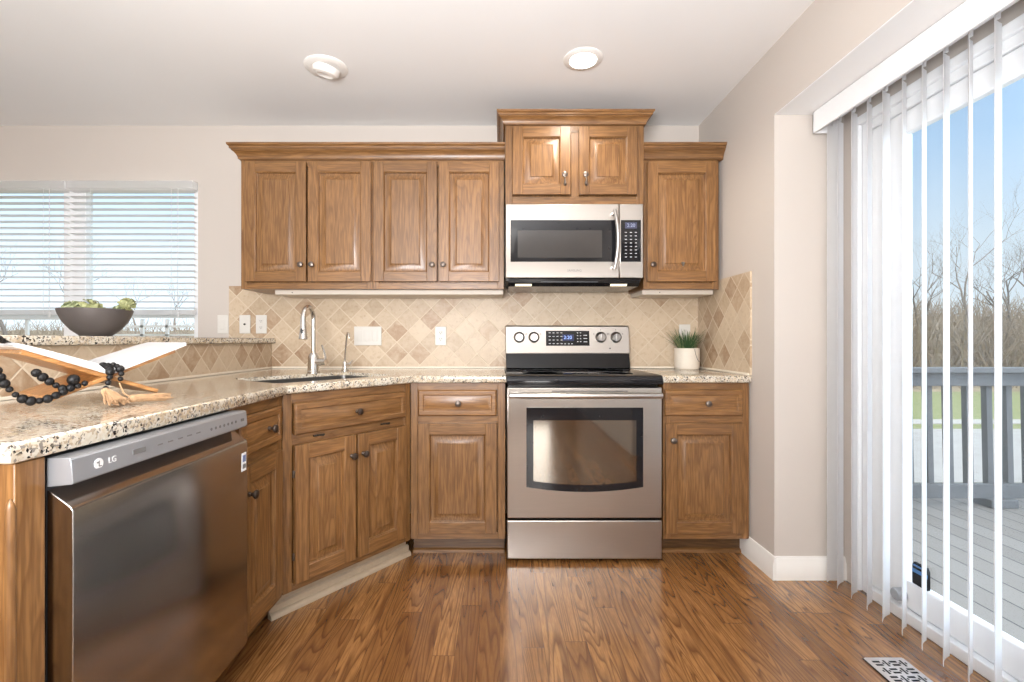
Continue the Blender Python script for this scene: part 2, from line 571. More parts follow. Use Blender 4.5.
def dup(root, loc, rz=None, label=None, group=None):
    r = root.copy(); COL.objects.link(r)
    r.location = loc
    if rz is not None:
        r.rotation_euler = (0, 0, rz)
    if label:
        r['label'] = label
    if group:
        r['group'] = group
    for ch in list(root.children):
        c = ch.copy(); COL.objects.link(c); c.parent = r
        for g in ch.children:
            d = g.copy(); COL.objects.link(d); d.parent = c
    return r


def text(name, body, size, mat, parent, loc, rot, extrude=0.0003, align='CENTER'):
    cu = bpy.data.curves.new(name, 'FONT')
    cu.body = body
    cu.size = size
    cu.extrude = extrude
    cu.align_x = align
    cu.align_y = 'CENTER'
    tmp = bpy.data.objects.new('tmp', cu)
    COL.objects.link(tmp)
    bpy.context.view_layer.update()
    dg = bpy.context.evaluated_depsgraph_get()
    me = bpy.data.meshes.new_from_object(tmp.evaluated_get(dg))
    bpy.data.objects.remove(tmp)
    me.name = name
    me.materials.clear()
    me.materials.append(mat)
    o = bpy.data.objects.new(name, me)
    COL.objects.link(o)
    o.parent = parent
    o.location = loc
    o.rotation_euler = rot
    return o


FRONT = (radians(90), 0, 0)                 # text lying on a face that looks towards -Y
FACE_X = (radians(90), 0, radians(90))      # text lying on a face that looks towards +X

# ------------------------------------------------------------------ room shell
WB = 3.02       # back wall
WR = 1.252      # right wall
CE = 2.44       # ceiling
DX = 1.57       # inner face of the patio-door wall

struct(MB().box(-4.6, 1.70, -3.3, WB + .12, -.12, 0).build('floor', M_FLOOR, smooth=False))
struct(MB().box(-4.6, 1.80, -3.3, WB + .12, CE, CE + .12).build('ceiling', M_CEIL, smooth=False))
WX0, WX1, WZ0, WZ1 = -3.49, -1.90, 0.93, 2.08
struct(MB().box(-4.6, WX0, WB, WB + .12, 0, CE).box(WX1, WR, WB, WB + .12, 0, CE).box(WX0, WX1, WB, WB + .12, 0, WZ0)
       .box(WX0, WX1, WB, WB + .12, WZ1, CE).build('wall_back', M_WALL, smooth=False))
struct(MB().box(WR, 1.70, 2.19, WB + .12, 0, CE).box(WR, 1.70, -3.3, 2.19, 2.12, CE).box(WR, 1.70, -3.3, .13, 0, 2.12)
       .box(DX + .0002, 1.70, 2.09, 2.19, 0, 2.12).box(DX + .0002, 1.70, .13, .23, 0, 2.12).box(DX + .0002, 1.70, .23, 2.09, 2.03, 2.12)
       .build('wall_right', M_WALL, smooth=False))
struct(MB().box(-4.72, -4.6, -3.3, WB + .12, 0, CE).build('wall_left', M_WALL, smooth=False))
struct(MB().box(-4.72, 1.80, -3.42, -3.3, 0, CE).build('wall_rear', M_WALL, smooth=False))
struct(MB().box(-1.58, -1.44, .83, WB, 0, 1.07).build('wall_peninsula', M_WALL, smooth=False))

bbp = [(0, 0), (-.016, 0), (-.016, .075), (-.012, .082), (-.012, .092), (-.006, .104), (0, .104)]
struct(MB().prism([(WR + p, z) for p, z in bbp], 'y', 2.1745, 2.50)
       .prism([(2.19 + p, z) for p, z in bbp], 'x', WR, DX).build('baseboard_right', M_WHITE))

struct(MB().box(WR + .0005, DX - .001, .235, 2.189, 2.1165, 2.1195).build('soffit_bounce_skin', M_CEIL, smooth=False))  # white skin added under the soffit, standing in for deck-bounced light

# back window: two units side by side in white frames
win = struct(thing('window_1', 'white twin window behind the raised bar', 'window', (0, 0, 0)))
del win['category']
f = MB()
f.box(WX0 + .05, WX1 - .045, 3.051, 3.099, WZ0, WZ0 + .05).box(WX0 + .05, WX1 - .045, 3.051, 3.099, WZ1 - .045, WZ1)
f.box(WX0, WX0 + .05, 3.05, 3.10, WZ0, WZ1).box(WX1 - .045, WX1, 3.05, 3.10, WZ0, WZ1)
f.box(-2.765, -2.625, 3.04, 3.10, WZ0, WZ1)
f.build('window_frame', M_VINYL, win, 0.004)
g = MB()
g.box(WX0 + .05, -2.765, 3.07, 3.078, WZ0 + .05, WZ1 - .045)
g.build('window_pane', M_GLASS, win, smooth=False)
g = MB()
g.box(-2.625, WX1 - .045, 3.07, 3.078, WZ0 + .05, WZ1 - .045)
g.build('window_pane', M_GLASS, win, smooth=False)
g = MB()
for xx in (-3.04, -2.30, -2.14):
    g.box(xx - .009, xx + .009, 3.08, 3.094, WZ0 + .05, 1.225)
g.box(WX0 + .05, -2.765, 3.08, 3.094, 1.222, 1.262).box(-2.625, WX1 - .045, 3.08, 3.094, 1.232, 1.262)
g.box(-2.625, WX1 - .045, 3.08, 3.094, 1.172, 1.186).box(-2.625, WX1 - .045, 3.08, 3.094, 1.118, 1.13)
g.build('muntin_bars', M_VINYL, win)
MB().box(WX0, WX1, 2.985, 3.05, WZ0 - .02, WZ0).build('window_sill', M_WHITE, win, .004)


def mini_blind(x0, x1, label):
    t = thing('window_blind', label, 'blind', ((x0 + x1) / 2, 3.02, WZ1), 0, 'horizontal slat blinds on the back window')
    h = (x1 - x0) / 2
    MB().box(-h, h, -.045, .012, -.048, 0).build('headrail', M_MINI, t, .003)
    s = MB()
    z = -.057
    while z > -.80:
        pr = []
        a = radians(-5)
        for i in range(7):
            u = -0.024 + .048 * i / 6
            pr.append((-.016 + u * cos(a), z + u * sin(a) + .0035 * (1 - (u / .024) ** 2)))
        pr2 = [(y, zz - .0014) for y, zz in reversed(pr)]
        s.prism(pr + pr2, 'x', -h + .006, h - .006)
        z -= .0385
    s.build('slats', M_MINI, t)
    MB().box(-h + .006, h - .006, -.036, .004, -.832, -.800).build('bottom_rail', M_MINI, t, .003)
    for xx in (-h * .62, h * .66):
        MB().tube([(xx, -.042, -.05), (xx, -.042, -.83)], .0013, 5).build('ladder_cord', M_MINI, t)
    MB().tube([(h * .78, -.052, -.05), (h * .785, -.055, -.45), (h * .78, -.053, -.82)], .002, 5).lathe([(.003, -.85), (.006, -.84), (.005, -.82), (.002, -.815)], (h * .78, -.053, 0), n=8).build('pull_cord', M_MINI, t)
    return t


mini_blind(-3.485, -2.70, 'white horizontal slat blind on the left pane of the back window')
mini_blind(-2.692, -1.905, 'white horizontal slat blind on the right pane of the back window, above the bowl')

# patio door
door = struct(thing('door_1', 'white sliding glass patio door', 'door'))
del door['category']
f = MB()
f.box(1.575, 1.69, 2.045, 2.09, 0, 2.03).box(1.575, 1.69, .23, .275, 0, 2.03)
f.box(1.576, 1.689, .275, 2.045, 1.985, 2.03).box(1.56, 1.719, .275, 2.045, 0, .045)
f.box(1.555, 1.5749, .20, 2.085, 2.02, 2.06).box(1.555, 1.5748, 2.085, 2.115, 0, 2.06)
f.build('door_frame', M_VINYL, door, .004)
for nm, x, y0, y1 in (('sliding_panel', 1.60, 1.10, 2.045), ('fixed_panel', 1.645, .275, 1.19)):
    p = MB()
    p.box(x - .018, x + .018, y0, y0 + .075, .047, 1.983).box(x - .018, x + .018, y1 - .165, y1, .047, 1.983)
    p.box(x - .0172, x + .0172, y0 + .074, y1 - .164, .047, .155).box(x - .0172, x + .0172, y0 + .074, y1 - .164, 1.895, 1.983)
    po = p.build(nm, M_VINYL, door, .006)
    MB().box(x - .003, x + .003, y0 + .07, y1 - .16, .15, 1.90).build('glass_pane', M_GLASS, po, smooth=False)
    if nm == 'sliding_panel':
        MB().box(x - .0225, x - .018, y1 - .172, y1 - .165, .15, 1.90).build('glazing_bead', M_GREYMETAL, po)
        MB().lathe([(.0, -.034), (.020, -.034), (.024, -.028), (.024, 0), (.0, 0)], (x - .018, 1.885, .092), 'x', 20).build('foot_stop', M_GREYMETAL, po)
d = MB()
prof = [(-.03, .03), (-.024, .042), (.024, .042), (.03, .03), (.03, -.03), (.018, -.045), (-.018, -.045), (-.03, -.03)]
d.prism([(1.815 + a * 1.15, .192 + b * 1.1) for a, b in prof], 'x', 1.588, 1.5965)
dk = d.build('glass_decal', M_BLACK, door)
MB().box(1.5865, 1.588, 1.782, 1.848, .200, .214).box(1.5865, 1.588, 1.788, 1.842, .224, .231).build('decal_band', M_BLUE, dk)


def vertical_blind():
    t = thing('vertical_blind', 'white vertical slat blind hanging in front of the patio door', 'blind', (1.485, 2.165, 2.02))
    v = MB().prism([(-.075, 0), (-.066, 0), (-.066, .088), (.05, .088), (.05, .095), (-.075, .095)], 'y', -1.95, 0)
    v.box(-.075, .05, -.008, 0, 0, .095)
    v.build('valance', M_VINYL, t, .002)
    MB().box(-.02, .02, -1.94, -.012, .05, .085).build('head_track', M_VINYL, t, .003)
    angs = [25, 40.8, 40.8, 42.5, 36.8, 43, 41.8, 37.7, 40.7, 34.6, 38, 40, 37, 41, 39, 36, 42, 38, 40, 37, 39, 41]
    for k, a in enumerate(angs):
        y = -.005 - .083 * k + (.018 if k else -.02)
        a = radians(a)
        out, inn = [], []
        for i in range(7):
            u = -.0445 + .089 * i / 6
            w = .006 * (1 - (u / .0445) ** 2)
            out.append((u * cos(a) - w * sin(a), y + u * sin(a) + w * cos(a)))
            w -= .0012
            inn.append((u * cos(a) - w * sin(a), y + u * sin(a) + w * cos(a)))
        m = MB().prism(out + inn[::-1], 'z', -2.0, .028)
        m.box(-.004, .004, y - .004, y + .004, .025, .055)
        m.build('slat', M_SLAT, t)
    return t


vertical_blind()

# ------------------------------------------------------------------ backsplash
t = MB().box(-1.70, WR - .0105, WB - .010, WB - .0006, .9142, 1.43).build('tile_backsplash', M_TILE_X, smooth=False)
tag(t, 'beige diamond stone tile backsplash on the back wall behind sink and range', 'backsplash')
t = MB().box(WR - .010, WR, 2.385, WB - .010, .914, 1.432).build('tile_backsplash', M_TILE_Y, smooth=False)
tag(t, 'short beige diamond tile backsplash on the right side wall beside the potted grass', 'backsplash')
t = MB().box(-1.44, -1.430, .84, WB - .010, .914, 1.07).build('tile_backsplash', M_TILE_Y, smooth=False)
tag(t, 'low strip of beige diamond tile under the raised bar behind the book stand', 'backsplash')
struct(MB().box(-1.43, .03, WB - .018, WB - .010, .9145, .925).box(.80, WR - .010, WB - .018, WB - .010, .9145, .925)
       .box(WR - .018, WR - .010, 2.39, WB - .018, .9145, .925).box(-1.43, -1.422, .84, WB - .018, .9145, .925).build('trim_1', M_CAULK, bevel=.002))


# ------------------------------------------------------------------ cabinet parts
def panel_door(x0, x1, z0, z1, name, parent, yb=0.0, st=.055, th=.019):
    """raised-panel front standing proud of y=yb towards -Y; upright grain slot 0, level grain slot 1"""
    m = MB()
    yf = yb - th
    lip = .006

    def mem(a, b, c, d, mi):
        m.box(a, b, yf, yb, c, d, mi)
    mem(x0, x0 + st, z0, z1, 0); mem(x1 - st, x1, z0, z1, 0)
    mem(x0 + st, x1 - st, z1 - st, z1, 1); mem(x0 + st, x1 - st, z0, z0 + st, 1)
    ax0, ax1, az0, az1 = x0 + st, x1 - st, z0 + st, z1 - st
    wide = (x1 - x0) > (z1 - z0) * 1.3
    mi = 1 if wide else 0

    def ring(i, y):
        return [(ax0 + i, y, az0 + i), (ax1 - i, y, az0 + i), (ax1 - i, y, az1 - i), (ax0 + i, y, az1 - i)]
    bw = min(.030, (min(ax1 - ax0, az1 - az0)) * .28)
    m.loops([ring(-.001, yf + .003), ring(.004, yf + .006), ring(.005, yf + .016), ring(.010, yf + .0165), ring(.011 + bw, yf + .004), ring(.0125 + bw, yf + .001)], mi, cap0=False)
    o = m.build(name, OAK, parent, bevel=.0025)
    return o


def drawer_front(x0, x1, z0, z1, name, parent, yb=0.0):
    m = MB()

    def ring(i, y):
        return [(x0 + i, y, z0 + i), (x1 - i, y, z0 + i), (x1 - i, y, z1 - i), (x0 + i, y, z1 - i)]
    m.loops([ring(0, yb), ring(0, yb - .012), ring(.006, yb - .018), ring(.024, yb - .018), ring(.027, yb - .0125), ring(.031, yb - .0125), ring(.046, yb - .019)], 1)
    return m.build(name, OAK, parent, bevel=.001)


KNOB = [(.0, 0), (.009, 0), (.0085, -.004), (.005, -.008), (.0055, -.014), (.012, -.018), (.0155, -.023), (.0145, -.028), (.008, -.031), (.0, -.0315)]


def knob(x, z, parent, y=-.019, mat=None):
    return MB().lathe(KNOB, (x, y, z), 'y', 18).build('knob', mat or M_BRONZE, parent)


def carcass(w, d, z0, z1, parent, fr=.038, mids=(), rails=(), name='body'):
    """box with a face frame; y from 0 (front of frame) to d"""
    m = MB()
    m.box(0, w, .019, d, z0, z1, 0)
    m.box(0, fr, 0, .019, z0, z1, 0).box(w - fr, w, 0, .019, z0, z1, 0)
    m.box(fr, w - fr, 0, .019, z1 - fr, z1, 1).box(fr, w - fr, 0, .019, z0, z0 + fr, 1)
    for a, b in mids:
        m.box(a, b, 0, .019, z0 + fr, z1 - fr, 0)
    for a, b in rails:
        m.box(fr, w - fr, 0, .0185, a, b, 1)
    return m.build(name, OAK, parent, bevel=.0015)


CROWN = [(0, .0006), (-.006, .0006), (-.006, .004), (-.012, .004), (-.013, .014), (-.018, .026), (-.027, .038), (-.037, .045), (-.037, .052), (-.044, .052), (-.045, .062), (-.050, .066), (-.054, .070), (-.055, .080), (0, .080)]


def crown(name, parent, x0, x1, yf, depth, z, left=True, right=True, k=1.0):
    """mitred crown along the front (y=yf) with returns on the free ends, as one profile sweep"""
    m = MB()
    loops = []
    path = []
    if left:
        path.append('LB')
    path += ['LF', 'RF']
    if right:
        path.append('RB')
    for p in path:
        lp = []
        for o, h in CROWN:
            o *= k
            h *= k
            zz = z + h
            xl = x0 + (o if left else 0)
            xr = x1 - (o if right else 0)
            if p == 'LB':
                lp.append((xl, yf + depth, zz))
            elif p == 'LF':
                lp.append((xl, yf + o, zz))
            elif p == 'RF':
                lp.append((xr, yf + o, zz))
            else:
                lp.append((xr, yf + depth, zz))
        loops.append(lp)
    m.loops(loops, 0)
    m.box(x0 + .002, x1 - .002, yf + .002, yf + depth, z + .001, z + .079 * k, 0)
    return m.build(name, OAK_H, parent, ang=25)


# upper left run: two double-door cabinets
UZ0, UZ1 = 1.377, 2.10
UY = 2.695


def upper_pair(x0, x1, doors, knobs, label):
    t = thing('upper_cabinet', label, 'cabinet', (x0, UY, UZ0), 0, 'double-door wall cabinets left of the microwave')
    w = x1 - x0
    carcass(w, WB - .011 - UY, 0, UZ1 - UZ0, t, .034)
    for (a, b), kx in zip(doors, knobs):
        dd = panel_door(a - x0, b - x0, .040, .708, 'door', t, st=.056)
        knob(kx - x0, .132, dd, mat=M_PEWTER)
    return t


upper_pair(-1.454, -.7135, [(-1.424, -1.083), (-1.072, -.721)], [-1.107, -1.046], 'oak double-door wall cabinet at the left end of the run, beside the window wall')
upper_pair(-.7125, .022, [(-.706, -.352), (-.341, -.005)], [-.377, -.316], 'oak double-door wall cabinet in the middle, directly left of the microwave')
t = crown('crown_moulding', None, -1.454, .027, UY, WB - .011 - UY, UZ1, True, False)
tag(t, 'long stepped oak crown moulding along the top of the two left wall cabinets', 'moulding')

# cabinet above the microwave
t = thing('upper_cabinet', 'short raised oak cabinet with two small doors above the microwave', 'cabinet', (.029, 2.64, 1.838))
carcass(.762, WB - .011 - 2.64, 0, .432, t, .040, mids=[(.362, .405)])
for a, b, kx in ((.040, .357, .322), (.403, .722, .437)):
    dd = panel_door(a, b, .048, .420, 'door', t, st=.056)
    kn = knob(kx, .150, dd, mat=M_PEWTER)
    MB().lathe([(.001, .150), (.003, .146), (.004, .128), (.008, .112), (.0085, .104), (.003, .097), (.001, .096)], (kx, -.048, -.012), 'z', 12).build('drop_pull', M_PEWTER, dd)
c = crown('crown', t, 0, .762, 0, WB - .011 - 2.64, .432, k=.86)

# right wall cabinet
t = thing('upper_cabinet', 'oak single-door wall cabinet right of the microwave', 'cabinet', (.805, UY, UZ0))
carcass(.419, WB - .011 - UY, 0, UZ1 - UZ0, t, .034)
dd = panel_door(.018, .402, .040, .705, 'door', t, st=.058)
knob(.045, .132, dd, mat=M_BRONZE)
MB().lathe([(.004, .012), (.010, .008), (.006, -.004), (.002, -.012)], (.215, -.0215, .137), 'z', 10).build('glass_charm', M_HANDLE, dd)
MB().box(.4195, .4365, .03, .048, 0, .723).build('filler_strip', OAK_V, t)
crown('crown', t, -.013, .444, 0, WB - .011 - UY, UZ1 - UZ0, False, False)
cm = MB()

# white light housings under the wall cabinets
for x0, x1, lab in ((-1.29, .018, 'long cream light housing strip under the two left wall cabinets'),
                    (.765 + .05, 1.222, 'short cream light housing strip under the right wall cabinet')):
    o = thing('under_cabinet_light', lab, 'light', ((x0 + x1) / 2, 2.80, UZ0))
    h = (x1 - x0) / 2
    MB().box(-h, h, -.05, .19, -.026, 0).build('housing', M_UNDER, o, .003)
    MB().lathe([(.0, 0), (.003, 0), (.003, -.002), (.0, -.002)], (-h + .1, -.05, -.014), 'y', 10).build('screw', M_SLOT, o)


def base_cabinet(name_label, loc, rz, w, d, knob_spec, doors, drawers, fr=(.036, .036), ztop=.876, group=None, shoe=OAK_SHOE, toe_d=.075, frame_name='body'):
    t = thing('base_cabinet', name_label, 'cabinet', loc, rz, group)
    carcass(w, d, .095, ztop, t, fr[0], rails=[(.675, .712)], mids=[])
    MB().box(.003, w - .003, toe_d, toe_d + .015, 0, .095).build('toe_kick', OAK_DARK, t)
    sp = [(toe_d - .016, 0), (toe_d - .016, .008), (toe_d - .012, .014), (toe_d - .006, .018), (toe_d, .019), (toe_d, 0)]
    MB().prism(sp, 'x', .003, w - .003).build('shoe_moulding', shoe, t)
    for (a, b, kx) in drawers:
        o = drawer_front(a, b, .712, .842, 'drawer_front', t)
        if kx is not None:
            knob(kx, .776, o, mat=knob_spec)
    for (a, b, kx, kz) in doors:
        o = panel_door(a, b, .128, .676, 'door', t, st=.056)
        if kx is not None:
            knob(kx, kz, o, mat=knob_spec)
    return t


BY = 2.40
# left of the range
base_cabinet('oak drawer-over-door base cabinet directly left of the range', (-.447, BY, 0), 0, .473, WB - .02 - BY, M_PEWTER,
             [(.040, .430, None, 0)], [(.040, .430, .240)])
# right of the range
base_cabinet('oak drawer-over-door base cabinet right of the range by the side wall', (.815, BY, 0), 0, .430, WB - .02 - BY, M_PEWTER,
             [(.008, .392, .040, .594)], [(.004, .394, .212)])
# diagonal sink base
AX, AY = -.845, 1.865
RZ = math.atan2(.525, .398)
Ld = math.hypot(.525, .398)
t = thing('base_cabinet', 'oak corner sink cabinet set diagonally with two doors under a false drawer', 'cabinet', (AX, AY, 0), RZ)
m = MB()
fr = .040
m.box(0, fr, 0, .019, .095, .876, 0).box(Ld - fr, Ld, 0, .019, .095, .876, 0)
m.box(fr, Ld - fr, 0, .0188, .838, .876, 1).box(fr, Ld - fr, 0, .0188, .095, .130, 1).box(fr, Ld - fr, 0, .0186, .672, .715, 1)
m.box(.310, .350, 0, .0184, .13, .672, 0)
m.box(.002, Ld - .002, .019, .035, .095, .874, 0)
m.build('face_frame', OAK, t, bevel=.0015)
MB().box(-.02, Ld + .02, .055, .072, 0, .095).build('toe_kick', OAK_TRIM, t)
sp = [(.055, 0), (.026, 0), (.026, .010), (.031, .018), (.040, .022), (.044, .022), (.044, .044), (.049, .048), (.055, .050)]
MB().prism(sp, 'x', -.03, Ld + .03).build('shoe_moulding', OAK_TRIM, t, ang=50)
o = drawer_front(.043, .618, .712, .838, 'false_drawer_front', t)
knob(.330, .775, o)
for a in (.155, .50):
    MB().box(a - .025, a + .025, -.007, 0, .693, .699).tube([(a - .012, -.008, .698), (a + .02, -.008, .692)], .003, 6).build('tilt_hinge', M_SCREWDARK, t)
o = panel_door(.043, .326, .125, .672, 'door', t, st=.058)
knob(.302, .584, o)
for z in (.235, .56):
    MB().lathe([(.004, -.014), (.005, -.012), (.005, .012), (.004, .014)], (.0385, -.012, z), 'z', 8).build('hinge_barrel', M_PEWTER, o)
o = panel_door(.337, .618, .125, .672, 'door', t, st=.058)
knob(.362, .584, o)

# narrow cabinet beside the dishwasher
t = thing('base_cabinet', 'narrow oak base cabinet with drawer and door between dishwasher and sink cabinet', 'cabinet', (-.845, 1.492, 0), pi / 2)
w = .368
m = MB()
m.box(0, w, .019, .30, .095, .874, 0)
m.box(0, .038, 0, .019, .095, .876, 0).box(w - .034, w, 0, .019, .095, .876, 0)
m.box(.038, w - .034, 0, .0188, .838, .876, 1).box(.038, w - .034, 0, .0188, .095, .13, 1).box(.038, w - .034, 0, .0186, .67, .715, 1)
m.build('body', OAK, t, bevel=.0015)
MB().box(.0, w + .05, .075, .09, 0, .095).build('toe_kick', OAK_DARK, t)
o = drawer_front(.040, .335, .708, .838, 'drawer_front', t)
knob(.225, .772, o)
o = panel_door(.040, .335, .128, .672, 'door', t, st=.058)
knob(.088, .580, o)

# peninsula end with its filler stile
t = thing('peninsula_end_panel', 'oak end panel and corner stile of the peninsula left of the dishwasher', 'panel', (-.823, .814, 0))
MB().box(-.045, 0, .0, .055, 0, .876).build('corner_stile', OAK_V, t, .002)
MB().box(-.615, -.046, .006, .022, 0, .876).build('end_panel', OAK_H, t, .001)
rb = MB()
rb.lathe([(.002, -.014), (.0055, -.010), (.0075, 0), (.0075, .80 - .03), (.0055, .78), (.002, .787)], (-.006, -.001, .03), 'z', 12)
rb.build('corner_bead', OAK_V, t)

# ------------------------------------------------------------------ dishwasher
t = thing('dishwasher', 'stainless steel dishwasher built in under the granite counter at left', 'dishwasher', (-.78, 1.18, 0))
# local: x from front face (0) back to -.56; y across; z up
H = .303
MB().box(-.58, -.052, -H - .002, H + .002, .14, .870).build('tub_frame', M_CHAR, t, .002)
MB().box(-.20, -.185, -H, H, 0, .13).build('toe_panel', M_SLOT, t)
prof = [(-.048, .15), (-.004, .15), (0, .154), (0, .774), (-.004, .781), (-.046, .812), (-.048, .812)]
dr = MB().prism(prof, 'y', -H, H).build('door', M_STEEL_DW, t, .0015)
MB().box(-.051, -.0485, -H, H, .15, .865).build('door_liner', M_CHAR, dr)
cp = MB().prism([(-.048, .818), (-.003, .822), (0, .825), (-.004, .868), (-.008, .871), (-.048, .871)], 'y', -H, H).build('control_panel', M_PANEL, t, .001)
cx = -.0018


def on_panel(y, z, name, body, size, mat):
    return text(name, body, size, mat, cp, (cx + .0006, y, z), FACE_X)


ly = -.245
MB().lathe([(.0105, 0), (.0105, .0012), (.0, .0012)], (cx - .0006, ly, .846), 'x', 22).build('logo_disc', M_LOGO_W, cp)
MB().lathe([(.0017, 0), (.0017, .0022), (0, .0022)], (cx - .0006, ly - .0035, .849), 'x', 10).box(cx, cx + .0014, ly - .0008, ly + .0008, .841, .852).box(cx, cx + .0014, ly, ly + .006, .8405, .842).build('logo_mark', M_LOGO, cp)
on_panel(-.212, .846, 'logo_lettering', 'LG', .017, M_LOGO_W)
MB().box(cx, cx + .0012, -.158, -.122, .842, .853).build('display_window', M_LOGO, cp)
for i in range(5):
    y = -.085 + i * .035
    MB().box(cx, cx + .001, y, y + .017, .846, .849).build('key_mark', M_LOGO, cp)
for i in range(7):
    y = .12 + i * .020
    MB().lathe([(.0042, 0), (.0042, .001), (.0, .001)], (cx, y, .846), 'x', 10).build('key_mark', M_LOGO, cp)
MB().box(cx, cx + .001, .268, .285, .842, .850).build('key_mark', M_LOGO, cp)
st = MB().box(.0003, .0012, H - .034, H - .010, .690, .745).build('energy_sticker', M_LOGO_W, t)
MB().box(.0012, .0018, H - .031, H - .013, .718, .738).build('sticker_print', plain('sticker_blue', (.16, .2, .34), .5), st)
MB().box(.0012, .0018, H - .031, H - .013, .698, .711).build('sticker_print', M_LOGO, st)

# ------------------------------------------------------------------ counters
def slab(poly, z0, z1, hole=None, name='countertop'):
    """granite slab with an eased rounded edge; optional hole filled by bridging"""
    m = MB()
    e = .006

    def inset(pl, d):
        out = []
        n = len(pl)
        for i in range(n):
            p0, p1, p2 = Vector(pl[i - 1]), Vector(pl[i]), Vector(pl[(i + 1) % n])
            a = (p1 - p0).normalized(); b = (p2 - p1).normalized()
            na = Vector((-a.y, a.x)); nb = Vector((-b.y, b.x))
            k = (na + nb)
            k = k / max(1e-6, 1 + na.dot(nb))
            out.append(p1 + k * d)
        return out
    lev = [(e, z0), (.002, z0 + .002), (0, z0 + e), (0, z1 - e), (.002, z1 - .002), (e, z1)]
    loops = [[(p.x, p.y, z) for p in inset(poly, d)] for d, z in lev]
    if hole is None:
        m.loops(loops)
    else:
        m.loops(loops, cap0=False, cap1=False)
        import bmesh
        for z, rev in ((z1, False), (z0, True)):
            bm = bmesh.new()
            ov = [bm.verts.new((p.x, p.y, z)) for p in inset(poly, e)]
            hv = [bm.verts.new((p[0], p[1], z)) for p in hole]
            ed = [bm.edges.new((ov[i], ov[(i + 1) % len(ov)])) for i in range(len(ov))]
            ed += [bm.edges.new((hv[i], hv[(i + 1) % len(hv)])) for i in range(len(hv))]
            bmesh.ops.triangle_fill(bm, use_beauty=True, use_dissolve=False, edges=ed)
            bm.verts.index_update()
            fs = []
            for fc in bm.faces:
                ids = [v.index for v in fc.verts]
                up = fc.normal.z > 0
                fc.normal_update()
                if (fc.normal.z > 0) == rev:
                    ids.reverse()
                fs.append(ids)
            m.add([tuple(v.co) for v in bm.verts], fs)
            bm.free()
        hh = list(reversed(hole))
        m.loops([[(p[0], p[1], z0) for p in hh], [(p[0], p[1], z1) for p in hh]], cap0=False, cap1=False)
    return m.build(name, M_GRAN, ang=50)


dv = Vector((cos(RZ), sin(RZ))); nv = Vector((-sin(RZ), cos(RZ)))
A2 = Vector((AX, AY))


def dg(u, v):
    return A2 + dv * u + nv * v


hole = []
hu0, hu1, hv0, hv1, hr = .02, .625, .078, .49, .04
for cxx, cyy, a0 in ((hu1 - hr, hv0 + hr, -90), (hu1 - hr, hv1 - hr, 0), (hu0 + hr, hv1 - hr, 90), (hu0 + hr, hv0 + hr, 180)):
    for i in range(5):
        a = radians(a0 + 22.5 * i)
        p = dg(cxx + hr * cos(a), cyy + hr * sin(a))
        hole.append((p.x, p.y))
pA = dg(-.012, -.028); pB = dg(Ld + .012, -.028)
poly = [(-.815, .80), (-.815, pA.y - .01), (pA.x + .004, pA.y + .012), (pB.x - .004, pB.y - .008), (pB.x + .03, 2.368), (.031, 2.368), (.031, WB - .011), (-1.429, WB - .011), (-1.429, .80)]
o = slab(poly, .878, .914, hole)
tag(o, 'long speckled granite countertop running along the peninsula, around the sink to the range', 'countertop')
o = slab([(.802, 2.368), (WR - .011, 2.368), (WR - .011, WB - .011), (.802, WB - .011)], .878, .914)
tag(o, 'short speckled granite countertop right of the range under the potted grass', 'countertop')
o = slab([(-1.405, .79), (-1.405, WB - .011), (-1.86, WB - .011), (-1.86, .79)], 1.071, 1.102, name='bar_top')
tag(o, 'raised speckled granite bar top holding the dark bowl', 'bar top')

# sink
t = thing('sink', 'dark steel undermount sink set in the corner of the granite counter', 'sink', (AX, AY, .878), RZ)
m = MB()
lo = []
for (ins, z) in ((.0006, .019), (.004, .019), (.006, .0), (.012, -.16), (.03, -.18)):
    lp = []
    for cxx, cyy, a0 in ((hu1 - hr, hv0 + hr, -90), (hu1 - hr, hv1 - hr, 0), (hu0 + hr, hv1 - hr, 90), (hu0 + hr, hv0 + hr, 180)):
        for i in range(5):
            a = radians(a0 + 22.5 * i)
            lp.append((cxx + (hr - ins) * cos(a), cyy + (hr - ins) * sin(a), z))
    lo.append(lp)
m.loops(lo, cap0=False)
m.build('basin', M_CLOUT, t)
MB().lathe([(.0, .004), (.035, .004), (.042, .0), (.042, -.003), (0, -.003)], (.32, .28, -.177), 'z', 20).build('drain', M_NICKEL, t)

# pull-down faucet
fx, fy = -1.02, 2.625
t = thing('faucet', 'tall brushed nickel pull-down kitchen faucet behind the sink', 'faucet', (fx, fy, .914))
MB().lathe([(0, 0), (.034, 0), (.034, .006), (.031, .010), (.029, .055), (.027, .085), (.018, .105), (0, .106)], n=24).build('body', M_NICKEL, t)
sd = Vector((-.10, -.99, 0)).normalized()
pts = [Vector((0, 0, .09)), Vector((0, 0, .20)), Vector((0, 0, .285))]
R = .055
for i in range(1, 11):
    a = pi * i / 10 * .97
    pts.append(Vector((0, 0, .285)) + sd * (R - R * cos(a)) + Vector((0, 0, R * 1.25 * sin(a))))
MB().tube(pts, .0115, 14).build('spout', M_NICKEL, t)
end = pts[-1]
hd = MB()
hd.lathe([(.0, .004), (.0135, .004), (.015, -.03), (.017, -.06), (.022, -.10), (.0235, -.108), (.021, -.112), (.0, -.112)], (end.x, end.y, end.z), 'z', 18)
h = hd.build('spray_head', M_NICKEL, t)
MB().lathe([(.0, -.004), (.0065, -.004), (.008, 0), (.0, 0)], (end.x, end.y - .0185, end.z - .068), 'y', 12, sy=1.9).build('spray_button', M_CHAR, h)
MB().tube([(0.0, 0, .055), (.072, -.01, .058)], [.021, .019], 16).build('valve_body', M_NICKEL, t)
